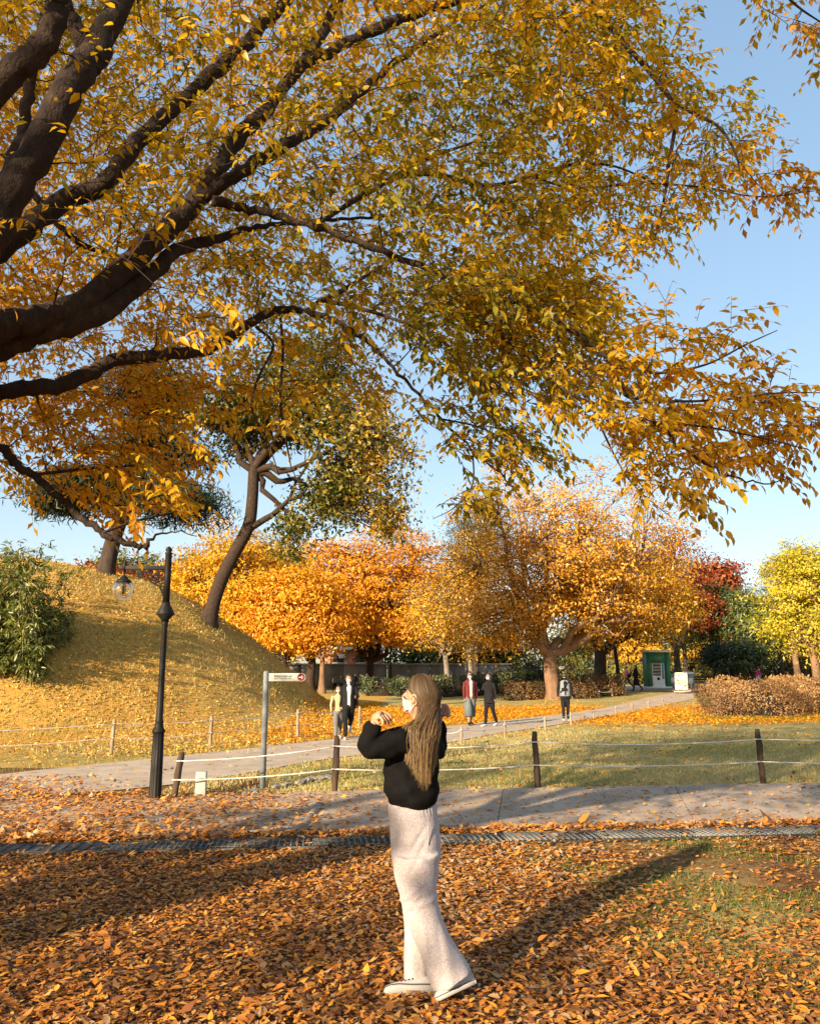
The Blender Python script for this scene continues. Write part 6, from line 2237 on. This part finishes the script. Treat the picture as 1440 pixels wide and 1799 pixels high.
def trousers_mat():
    m, nt, out = mat_new('pale_corduroy')
    vec = objcoord(nt)
    n = noise(nt, 150, 4, .7, vec)
    n2 = noise(nt, 5, 4, .55, vec)
    c1 = ramp(nt, [(.36, (.28, .248, .255)), (.64, (.50, .452, .455))], n.outputs[0])
    b_ = nt.nodes.new('ShaderNodeBsdfPrincipled')
    b_.inputs['Roughness'].default_value = .95
    b_.inputs['Specular IOR Level'].default_value = .1
    b_.inputs['Sheen Weight'].default_value = .25
    nt.links.new(c1.outputs[0], b_.inputs['Base Color'])
    b1 = nt.nodes.new('ShaderNodeBump')
    b1.inputs['Strength'].default_value = .5
    b1.inputs['Distance'].default_value = .02
    nt.links.new(n2.outputs[0], b1.inputs['Height'])
    b2 = nt.nodes.new('ShaderNodeBump')
    b2.inputs['Strength'].default_value = .4
    b2.inputs['Distance'].default_value = .003
    nt.links.new(n.outputs[0], b2.inputs['Height'])
    nt.links.new(b1.outputs[0], b2.inputs['Normal'])
    nt.links.new(b2.outputs[0], b_.inputs['Normal'])
    nt.links.new(b_.outputs[0], out.inputs[0])
    return m


def hair_mat_():
    m, nt, out = mat_new('long_brown_hair')
    a = nt.nodes.new('ShaderNodeAttribute')
    a.attribute_name = 'tint'
    r_ = ramp(nt, [(0, (.022, .014, .008)), (.45, (.072, .043, .020)), (.8, (.20, .125, .052)), (1, (.38, .25, .12))], a.outputs['Fac'])
    b_ = nt.nodes.new('ShaderNodeBsdfPrincipled')
    b_.inputs['Roughness'].default_value = .55
    b_.inputs['Specular IOR Level'].default_value = .22
    nt.links.new(r_.outputs[0], b_.inputs['Base Color'])
    nt.links.new(b_.outputs[0], out.inputs[0])
    return m


M['trousers'] = trousers_mat()
M['hair_under'] = surf('hair_under', [(0.3, (0.04, 0.024, 0.012)), (0.7, (0.10, 0.06, 0.03))], 40, 0.8, 0.3, 120, (1, 1, .1), spec=.1)
M['long_hair'] = hair_mat_()
M['canvas'] = flatc('shoe_canvas', (0.42, 0.39, 0.385), 0.9, 0, .06, 60, .2)
M['rubber'] = flatc('shoe_rubber', (0.37, 0.35, 0.33), 0.6, 0, .05)
M['nail'] = flatc('nail', (0.62, 0.36, 0.30), 0.3)


def the_woman():
    WY = 4.86
    ft = flat(715, 1750)
    t = thing('person', 'woman with long brown hair, black sweater and pale wide trousers standing in the leaves', 'person', (ft[0], ft[1], 0))
    O = np.array([ft[0], ft[1], 0.0])

    def w(px, py, Y=WY):
        return P(px, py, Y) - O
    def m(px_, Y=WY):
        return px_ * Y * .97 / FPX

    HC = w(737, 1225, 4.86)
    Fv = unit(np.array([-.86, .49, .15]))
    Sv = unit(np.cross([0, 0, 1.0], Fv))
    Uv = np.cross(Fv, Sv)

    def h(f, s_, u):
        return HC + Fv * f + Sv * s_ + Uv * u
    # --- body: one continuous figure under the clothes
    near_hip, near_knee, near_ank = w(727, 1500, 4.80), w(746, 1612, 4.79), w(800, 1712, 4.80)
    far_hip, far_knee, far_ank = w(727, 1500, 4.94), w(731, 1612, 4.94), w(732, 1718, 4.93)
    shl, ell, wrl = w(706, 1302, 4.74), w(643, 1316, 4.66), w(656, 1272, 4.66)
    shr, elr, wrr = w(752, 1300, 5.02), w(768, 1318, 5.12), w(769, 1262, 5.06)
    parts = [
        ([h(-.02, 0, .112), h(-.015, 0, .085), h(-.005, 0, .03), h(.0, 0, -.02), h(.02, 0, -.07), h(.04, 0, -.105)], [.045, .076, .092, .088, .066, .03], .84, 0),
        ([h(.055, 0, .03), h(.088, 0, .005), h(.108, 0, -.022), h(.085, 0, -.034)], [.02, .013, .013, .012], None, 0),
        ([h(.06, 0, -.06), h(.082, 0, -.10)], [.03, .022], None, 0),
        ([h(-.02, 0, -.06), h(-.03, 0, -.14), w(736, 1285, 4.86)], [.052, .050, .06], None, 0),
        ([w(735, 1282, 4.87), w(728, 1310, 4.86), w(722, 1350, 4.86), w(720, 1400, 4.86), w(725, 1450, 4.86), w(727, 1500, 4.87)], [.07, .105, .10, .09, .095, .085], .8, 0),
        ([shl, ell], [.05, .042], None, 0), ([ell, wrl], [.042, .028], None, 0),
        ([shr, elr], [.05, .042], None, 0), ([elr, wrr], [.042, .028], None, 0),
        ([near_hip + np.array([0, .05, 0]), near_knee, near_ank], [.062, .045, .034], None, 0), ([far_hip + np.array([0, -.03, 0]), far_knee, far_ank], [.062, .045, .034], None, 0),
    ]
    # left hand: back of the hand up, fingers drooping to the right
    palm_c = w(664, 1259, 4.645)
    parts.append(([wrl, w(659, 1263, 4.65), palm_c, w(669, 1255, 4.66)], [.026, .032, .036, .028], .66, 0))
    kn = [w(672, 1252, 4.68), w(670, 1253.5, 4.66), w(668, 1256, 4.64), w(666, 1259, 4.62)]
    tips = [[w(680, 1254, 4.68), w(686, 1261, 4.675), w(686.5, 1269, 4.67)], [w(677, 1258, 4.655), w(682, 1265, 4.65), w(682, 1273, 4.65)], [w(673, 1261, 4.63), w(677, 1267, 4.625), w(677, 1274, 4.625)], [w(670, 1263, 4.61), w(672.5, 1267, 4.605), w(672, 1271, 4.605)]]
    fing = MB()

    def finger(pts, rad):
        q_, r_ = smooth_path(np.array(pts), np.array(rad), 4)
        r_[-2:] *= [.85, .35]
        fing.tube(q_, r_, 10)
    for a, b_ in zip(kn, tips):
        finger([a + (palm_c - a) * .35, a, b_[0], b_[1], b_[2]], [.0100, .0098, .0086, .0078, .0066])
    finger([w(659, 1265, 4.63), w(662, 1268.5, 4.60), w(664.5, 1271, 4.595), w(667, 1272.5, 4.595)], [.012, .0105, .0092, .007])
    # right hand beyond the hair
    parts.append(([wrr, w(774, 1252, 5.05), w(778, 1246, 5.04)], [.026, .034, .030], .7, 0))
    for k, (dx, dy) in enumerate([(0, 0), (3, 3), (5, 7), (5, 11)]):
        finger(([w(777 + dx * .4, 1240 + dy, 5.03 - .012 * k), w(784 + dx * .6, 1241 + dy, 5.00 - .012 * k), w(786 + dx * .5, 1247 + dy, 4.99 - .012 * k), w(781 + dx * .5, 1251 + dy * .7, 4.98 - .01 * k)]), [.0112, .0100, .0090, .0072])
    finger([w(772, 1254, 5.0), w(778, 1256, 4.97), w(785, 1254, 4.965), w(789, 1251, 4.965)], [.014, .0115, .0095, .007])
    me = merge_parts('body', parts, [M['skin']], .009, 3)
    join_meshes('body', me, fing, 0)
    newobj('body', me, t)
    nl = MB()
    for b_ in tips:
        d_ = unit(b_[2] - b_[1])
        nl.box(b_[2] + np.array([0, -.0065, .001]), (.008, .002, .010))
    nl.build('finger_nails', M['nail'], t)
    # ear
    eb = MB()
    ang = np.linspace(0, 2 * math.pi, 15)
    eb.tube([h(-.012 + .017 * math.cos(a), .082 + .006 * math.sin(a), -.012 + .030 * math.sin(a)) for a in ang], .0065, 7)
    eb.tube([h(-.006, .079, .01), h(-.012, .081, -.012), h(-.006, .079, -.035)], [.008, .012, .008], 7)
    eb.build('ear', M['skin'], t, True)
    ee = MB()
    ee.tube([h(.080, .028, .022), h(.084, .036, .026), h(.074, .050, .022)], [.003, .004, .003], 6)
    ee.tube([h(.088, .020, .042), h(.086, .036, .047), h(.074, .054, .044)], [.003, .004, .002], 6)
    ee.build('eye', M['hair_black'], t, True)
    # mask
    n1, n2 = 14, 22
    V = []
    for i in range(n1):
        u = i / (n1 - 1)
        for j in range(n2):
            a = (j / (n2 - 1) - .5) * 2 * R(84)
            bulge = .018 * math.sin(math.pi * min(1, u * .9 + .12)) * max(0, math.cos(a)) ** .7
            tp_ = -.002 - .022 * abs(math.sin(a))
            bt = -.108 + .035 * abs(math.sin(a))
            uu = tp_ + (bt - tp_) * u
            rf = .090 + bulge - .018 * u
            V.append(h(rf * math.cos(a) + .002, (.078 - .016 * u) * math.sin(a), uu))
    F = np.array([[i * n2 + j, i * n2 + j + 1, (i + 1) * n2 + j + 1, (i + 1) * n2 + j] for i in range(n1 - 1) for j in range(n2 - 1)])
    mk = MB().add(V, [F]).build('face_mask', M['mask'], t, True)
    st = MB()
    for u0, u1 in ((-.026, .012), (-.082, -.045)):
        st.tube(catmull([h(.012, .080, u0), h(.002, .0845, (u0 + u1) / 2), h(-.014, .084, u1)], 5), .0026, 6)
    st.build('ear_loop', M['white'], mk, True)
    # --- trousers
    tz = []
    Lp = []
    for py, x0, x1, ry in [(1404, 684, 764, .112), (1425, 683, 768, .125), (1450, 683, 772, .138), (1475, 685, 774, .142), (1505, 689, 772, .138), (1530, 695, 768, .122), (1560, 703, 763, .095), (1590, 713, 757, .06)]:
        Lp.append((w((x0 + x1) / 2, py, 4.87), m((x1 - x0) / 2), ry))
    a = np.linspace(0, 2 * math.pi, 29)[:-1]
    ringV = np.concatenate([np.stack([c[0] + rx * np.cos(a), c[1] + ry * np.sin(a), np.full(28, c[2])], 1) for c, rx, ry in Lp])
    mb = MB().add(ringV, [ring_faces(len(Lp), 28), np.arange(28)[::-1][None], (np.arange(28) + 28 * (len(Lp) - 1))[None]])
    near = [(731, 1500, 39), (732, 1535, 37), (736, 1570, 31.5), (743, 1605, 29.5), (757, 1645, 29), (776, 1684, 31.5), (794, 1722, 34)]
    far_ = [(727, 1500, 36), (729, 1540, 34), (731, 1585, 27), (731, 1625, 22), (730, 1665, 20.5), (730, 1700, 21), (730, 1724, 21.5)]
    for pts, Y, sq in ((near, 4.79, 1.0), (far_, 4.94, 1.0)):
        q = np.array([w(x, y_, Y + .02 * (i < 2)) for i, (x, y_, _) in enumerate(pts)])
        r = np.array([m(hw) for _, _, hw in pts])
        q, r = smooth_path(q, r, 5)
        V, F, caps = tube_np(q, r, 26, sq)
        mb.add(V, [F] + caps)
    me = np_mesh('trousers', np.concatenate(mb.V), [np.concatenate(v) for v in mb.F.values()])
    me = apply_mods(me, [('REMESH', dict(mode='VOXEL', voxel_size=.008)), ('SMOOTH', dict(factor=.5, iterations=6))], 'trousers')
    co = np.empty(len(me.vertices) * 3)
    no = np.empty(len(me.vertices) * 3)
    me.vertices.foreach_get('co', co)
    me.vertices.foreach_get('normal', no)
    co, no = co.reshape(-1, 3), no.reshape(-1, 3)
    zz = co[:, 2]
    X_ = co[:, 0]
    kz = float(w(746, 1595, 4.8)[2])
    hz = float(w(746, 1480, 4.8)[2])
    d_ = .0045 * np.sin(zz * 16 + X_ * 22 + np.sin(X_ * 30)) * smooth(.15, .5, zz)
    d_ += .0045 * np.exp(-((zz - kz - .25 * (X_ + .1)) / .035) ** 2) * np.sin((zz - kz - .3 * X_) * 95)
    d_ += -.005 * np.exp(-((zz - hz + .75 * (X_ - .02)) / .022) ** 2) * smooth(.0, .10, X_)
    d_ += .005 * np.sin(X_ * 60 + zz * 7) * (1 - smooth(.1, .5, zz))
    wz = float(w(720, 1412, 4.87)[2])
    d_ += .003 * np.sin(np.arctan2(co[:, 1], X_) * 40) * smooth(wz - .07, wz - .02, zz)
    # diagonal drag folds from hip and knee, and soft vertical breaks above the hems
    for x0_, z0_, x1_, z1_, wd, am in [(.13, .92, -.02, .70, .016, -.007), (.12, .84, .0, .62, .014, -.006), (.10, .62, -.03, .50, .013, .006), (.10, .55, .0, .44, .012, -.006), (.16, .40, .20, .12, .013, -.006), (.08, .45, .13, .10, .012, .005), (-.03, .40, .00, .08, .012, -.005), (-.10, .95, -.06, .70, .014, -.004)]:
        ab_ = np.array([x1_ - x0_, z1_ - z0_])
        tt_ = np.clip(((X_ - x0_) * ab_[0] + (zz - z0_) * ab_[1]) / (ab_ @ ab_), 0, 1)
        dd_ = np.hypot(X_ - x0_ - tt_ * ab_[0], zz - z0_ - tt_ * ab_[1])
        d_ += am * np.exp(-(dd_ / wd) ** 2) * np.sin(np.pi * np.clip(tt_, .03, .97))
    co = co + no * d_[:, None]
    me.vertices.foreach_set('co', co.ravel())
    me.polygons.foreach_set('use_smooth', np.ones(len(me.polygons), bool))
    me.materials.append(M['trousers'])
    me.update()
    tr = newobj('trousers', me, t)
    # side seam and pocket edge
    sm = MB()
    sm.tube(catmull([w(751, 1430, 4.742), w(752, 1455, 4.735), w(752, 1485, 4.738)], 6), .0028, 5)
    sm.build('pocket_seam', M['trousers'], tr, True)
    # --- sweater
    rows = [(1268, 718, 752, .055, 4.87), (1275, 706, 760, .085, 4.87), (1286, 694, 766, .112, 4.87), (1302, 684, 770, .128, 4.865), (1330, 676, 771, .135, 4.86), (1360, 674, 771, .138, 4.86), (1388, 673, 770, .140, 4.86), (1402, 676, 767, .138, 4.86), (1409, 683, 761, .124, 4.86), (1416, 684, 758, .120, 4.86)]
    Lp = [(w((x0 + x1) / 2, py, Y), m((x1 - x0) / 2), ry) for py, x0, x1, ry, Y in rows]
    ringV = np.concatenate([np.stack([c[0] + rx * np.cos(a), c[1] + ry * np.sin(a), np.full(28, c[2]) - (.02 * np.cos(a) if i > 6 else 0)], 1) for i, (c, rx, ry) in enumerate(Lp)])
    mb = MB().add(ringV, [ring_faces(len(Lp), 28), np.arange(28)[::-1][None], (np.arange(28) + 28 * (len(Lp) - 1))[None]])
    sl = [(720, 1299, 4.78, 25), (700, 1303, 4.74, 25), (678, 1310, 4.70, 24), (658, 1314, 4.67, 20.5), (648, 1311, 4.66, 18.5), (646, 1300, 4.66, 17), (650, 1287, 4.66, 16), (656, 1276, 4.66, 13.5), (658, 1271, 4.66, 12.5)]
    q, r = smooth_path(np.array([w(x, y_, Y) for x, y_, Y, _ in sl]), np.array([m(hw, 4.68) for *_, hw in sl]), 5)
    V, F, caps = tube_np(q, r, 20)
    mb.add(V, [F] + caps)
    q, r = smooth_path(np.array([w(745, 1298, 4.98), w(758, 1308, 5.06), elr, w(769, 1290, 5.09), w(769, 1268, 5.07)]), np.array([.085, .075, .062, .052, .042]), 5)
    V, F, caps = tube_np(q, r, 20)
    mb.add(V, [F] + caps)
    me = np_mesh('sweater', np.concatenate(mb.V), [np.concatenate(v) for v in mb.F.values()])
    me = apply_mods(me, [('REMESH', dict(mode='VOXEL', voxel_size=.008)), ('SMOOTH', dict(factor=.5, iterations=5))], 'sweater')
    me.vertices.foreach_get
    co = np.empty(len(me.vertices) * 3)
    no = np.empty(len(me.vertices) * 3)
    me.vertices.foreach_get('co', co)
    me.vertices.foreach_get('normal', no)
    co, no = co.reshape(-1, 3), no.reshape(-1, 3)
    co = co + no * (.004 * np.sin(co[:, 2] * 30 + 22 * co[:, 0] + 2 * np.sin(co[:, 0] * 25)) + .003 * np.sin(co[:, 2] * 61 - 40 * co[:, 0] + 9 * co[:, 1]))[:, None]
    me.vertices.foreach_set('co', co.ravel())
    me.polygons.foreach_set('use_smooth', np.ones(len(me.polygons), bool))
    me.materials.append(M['sweater'])
    newobj('sweater', me, t)
    # --- hair: a close cap and many strands
    back = -Fv
    n1, n2 = 16, 28
    V = []
    for i in range(n1):
        ph = math.pi * .62 * i / (n1 - 1)
        for j in range(n2):
            fwd = float(1 - smooth(1.15, 1.55, ph)) * R(40)
            th = R(84) - fwd + (R(196) + 2 * fwd) * j / (n2 - 1)          # hairline runs forward over the brow
            k = 1.05
            f_, s_, u_ = .098 * math.sin(ph) * math.cos(th) * k - .012, .080 * math.sin(ph) * math.sin(th) * k, .118 * math.cos(ph) * k
            V.append(h(f_, s_, u_))
    F = np.array([[i * n2 + j, i * n2 + j + 1, (i + 1) * n2 + j + 1, (i + 1) * n2 + j] for i in range(n1 - 1) for j in range(n2 - 1)])
    MB().add(V, [F], .15).build('hair_cap', M['hair_under'], t, True)
    st = MB()
    nstr = 4200
    nlock = 110
    lock_phi = np.sort(np.where(rng.random(nlock) < .8, rng.uniform(R(104), R(240), nlock), rng.uniform(R(225), R(285), nlock)))
    lock_len = rng.uniform(.86, 1.06, nlock)
    lock_t = rng.normal(.42, .07, nlock)
    lock_j = rng.normal(0, .012, nlock)
    for k in range(nstr):
        li = rng.integers(nlock)
        phi0 = lock_phi[li] + rng.normal(0, .09)
        phi0 = float(np.clip(phi0, R(100), R(288)))
        lp_ = lock_phi[li]
        f = (phi0 - R(80)) / R(208)
        lay = rng.uniform(1.055, 1.16)
        c0, s0 = math.cos(phi0), math.sin(phi0)
        wf = max(0, 1 - (phi0 - R(100)) / R(45))
        ph_ = phi0 - R(50) * wf
        p2_ = phi0 - R(40) * wf
        pts = [h(.018 * c0 + .012, .016 * s0, .119 * lay * .985),
               h(.060 * math.cos(ph_) * lay, .054 * math.sin(ph_) * lay, .094 * lay),
               h(.096 * math.cos(p2_) * lay - .012, .078 * math.sin(p2_) * lay, .045),
               h(.098 * c0 * lay - .016, .080 * s0 * lay, -.02)]
        # falls straight from there, spreading over the back
        p3 = pts[-1]
        # picture x of the fall at three lower levels, left edge of the hair to right edge
        g = .5 - .5 * math.cos(math.pi * np.clip(f, 0, 1))
        f2 = np.clip(f + rng.normal(0, .035), 0, 1)
        gl_ = float(np.clip((lp_ - R(100)) / R(108), 0, 1))
        g2 = float(np.clip(gl_ * .2 + np.clip((phi0 - R(100)) / R(108) + rng.normal(0, .03), 0, 1) * .8, 0, 1))
        beyond = max(0.0, phi0 - R(205))
        yd = 4.86 - .165 + .05 * (2 * g2 - 1) ** 2 + .07 * beyond
        dl = rng.normal(0, .012)
        ln = lock_len[li] * (rng.uniform(.82, 1.06) if rng.random() < .65 else rng.uniform(.45, .9))
        endpy = np.interp(g2, [0, .12, .35, .6, .85, 1.0], [1322, 1336, 1362, 1382, 1368, 1340])
        endpy = 1262 + (endpy - 1262) * ln
        x1 = 729 + 43 * g2
        x2 = 709 + 63 * g2
        x3 = 714 + 52 * g2 if g2 > .2 else 704 + 95 * g2
        x4 = np.interp(g2, [0, .3, .6, 1], [703, 727, 745, 764])
        mid1 = w(x1 + rng.normal(0, 1), 1262, 4.86 - .10 * math.sin(math.pi * min(1, .15 + .7 * g2)) + dl + .09 * beyond)
        mid2 = w(x2 + rng.normal(0, .8), 1262 + (endpy - 1262) * .40, yd + dl)
        mid3 = w(x3 * .6 + x4 * .4 + rng.normal(0, .9), 1262 + (endpy - 1262) * .75, yd + dl - .004)
        tip = w(x4 + rng.normal(0, 1.8) + lock_j[li] * 60, endpy, yd + dl)
        q = catmull(pts + [mid1, mid2, mid3, tip], 2)
        r = np.full(len(q), .0014) * rng.uniform(.6, 1.4)
        r[-5:] *= np.linspace(1, .2, 5)
        # flat ribbons lying against the head and back
        tg = unit(np.gradient(q, axis=0))
        rad_ = q - (HC + np.array([.02, .06, 0]))
        rad_[:, 2] = 0
        sd_ = unit(np.cross(tg, unit(rad_) + rng.normal(0, .12, 3)))
        V = np.stack([q - sd_ * r[:, None], q + sd_ * r[:, None]], 1).reshape(-1, 3)
        ii = np.arange(len(q) - 1)[:, None] * 2
        F = ii + np.array([[0, 1, 3, 2]])
        tv = np.clip(lock_t[li] + rng.normal(0, .11) + .50 * np.linspace(0, 1, len(q)) ** 1.2 - .26, 0, 1)  # darker roots: shade on top of the head put into the strand colour
        st.V.append(V)
        st.F.setdefault(4, []).append(F + st.n)
        st.T.append(np.repeat(tv, 2))
        st.n += len(V)
    st.build('hair', M['long_hair'], t, True)

    # --- shoes
    def shoe(toe, heel, top_front, ankle, sidew, side=-1):
        """low canvas shoe: sole, toe cap, upper, stripe"""
        g = thing_part('shoe', t)
        ax = unit(toe - heel)
        L = np.linalg.norm(toe - heel)
        upv = unit(ankle - (heel + ax * L * .22) - ax * ((ankle - (heel + ax * L * .22)) @ ax))
        sv = np.cross(ax, upv)
        def sp_(f, s_, u):
            return heel + ax * L * f + sv * s_ + upv * u
        prof = [(-.02, .028), (.04, .036), (.2, .038), (.45, .040), (.7, .047), (.88, .042), (.97, .028), (1.0, .008)]
        V = []
        for f, hw in prof:
            hw = hw * sidew
            V += [sp_(f, -hw, .0), sp_(f, hw, .0), sp_(f, hw, .028), sp_(f, -hw, .028)]
        so = MB().add(V, [ring_faces(len(prof), 4), [[0, 1, 2, 3]], [[(len(prof) - 1) * 4 + i for i in (3, 2, 1, 0)]]])
        so.build('sole', M['rubber'], g)
        V = []
        for f, hw in prof:
            hw = hw * sidew + .0016
            V += [sp_(f, -hw, .019), sp_(f, hw, .019), sp_(f, hw, .0225), sp_(f, -hw, .0225)]
        MB().add(V, [ring_faces(len(prof), 4)]).build('stripe', M['black_cloth'], g)
        hts = [(-.015, .030, .085), (.10, .036, .10), (.28, .036, .105), (.42, .038, .088), (.6, .042, .066), (.78, .043, .052), (.92, .034, .042), (.985, .014, .03)]
        V = []
        for f, hw, ht in hts:
            for aa in np.linspace(0, math.pi, 13):
                V.append(sp_(f, -hw * sidew * .97 * math.cos(aa) ** 1 * (abs(math.cos(aa)) ** -.25 if abs(math.cos(aa)) > 1e-3 else 0), .024 + (ht - .024) * math.sin(aa) ** .8))
        F = np.array([[i * 13 + j, i * 13 + j + 1, (i + 1) * 13 + j + 1, (i + 1) * 13 + j] for i in range(len(hts) - 1) for j in range(12)])
        MB().add(V, [F, np.arange(13)[None], (np.arange(13) + 13 * (len(hts) - 1))[::-1][None]]).build('upper', M['canvas'], g, True)
        lc = MB()
        for i in range(5):
            f = .42 + .075 * i
            ht = np.interp(f, [x[0] for x in hts], [x[2] for x in hts])
            lc.tube([sp_(f, -.022, ht - .008), sp_(f + .01, 0, ht + .004), sp_(f + .02, .022, ht - .008)], .0032, 5)
        lc.build('laces', M['white'], g, True)
        ey = MB()
        for i in range(4):
            f = .42 + .075 * i
            ey.tube([sp_(f, -.036 * sidew, .058 - .004 * i), sp_(f, -.041 * sidew, .058 - .004 * i)], .0035, 6)
            ey.tube([sp_(f, .036 * sidew, .058 - .004 * i), sp_(f, .041 * sidew, .058 - .004 * i)], .0035, 6)
        ey.build('eyelets', M['black_cloth'], g)

    def thing_part(name, par):
        o = bpy.data.objects.new(name, None)
        COL.link(o)
        o.parent = par
        return o
    g0 = .012
    toe = flat(674, 1748, g0) - O
    heel = flat(762, 1745, g0) - O
    shoe(toe, heel, None, w(737, 1716, 4.93), 1.02)
    toe = flat(764, 1763, g0) - O
    heel = w(833, 1730, 4.80)
    shoe(toe, heel, None, w(806, 1712, 4.80), 1.02)


the_woman()
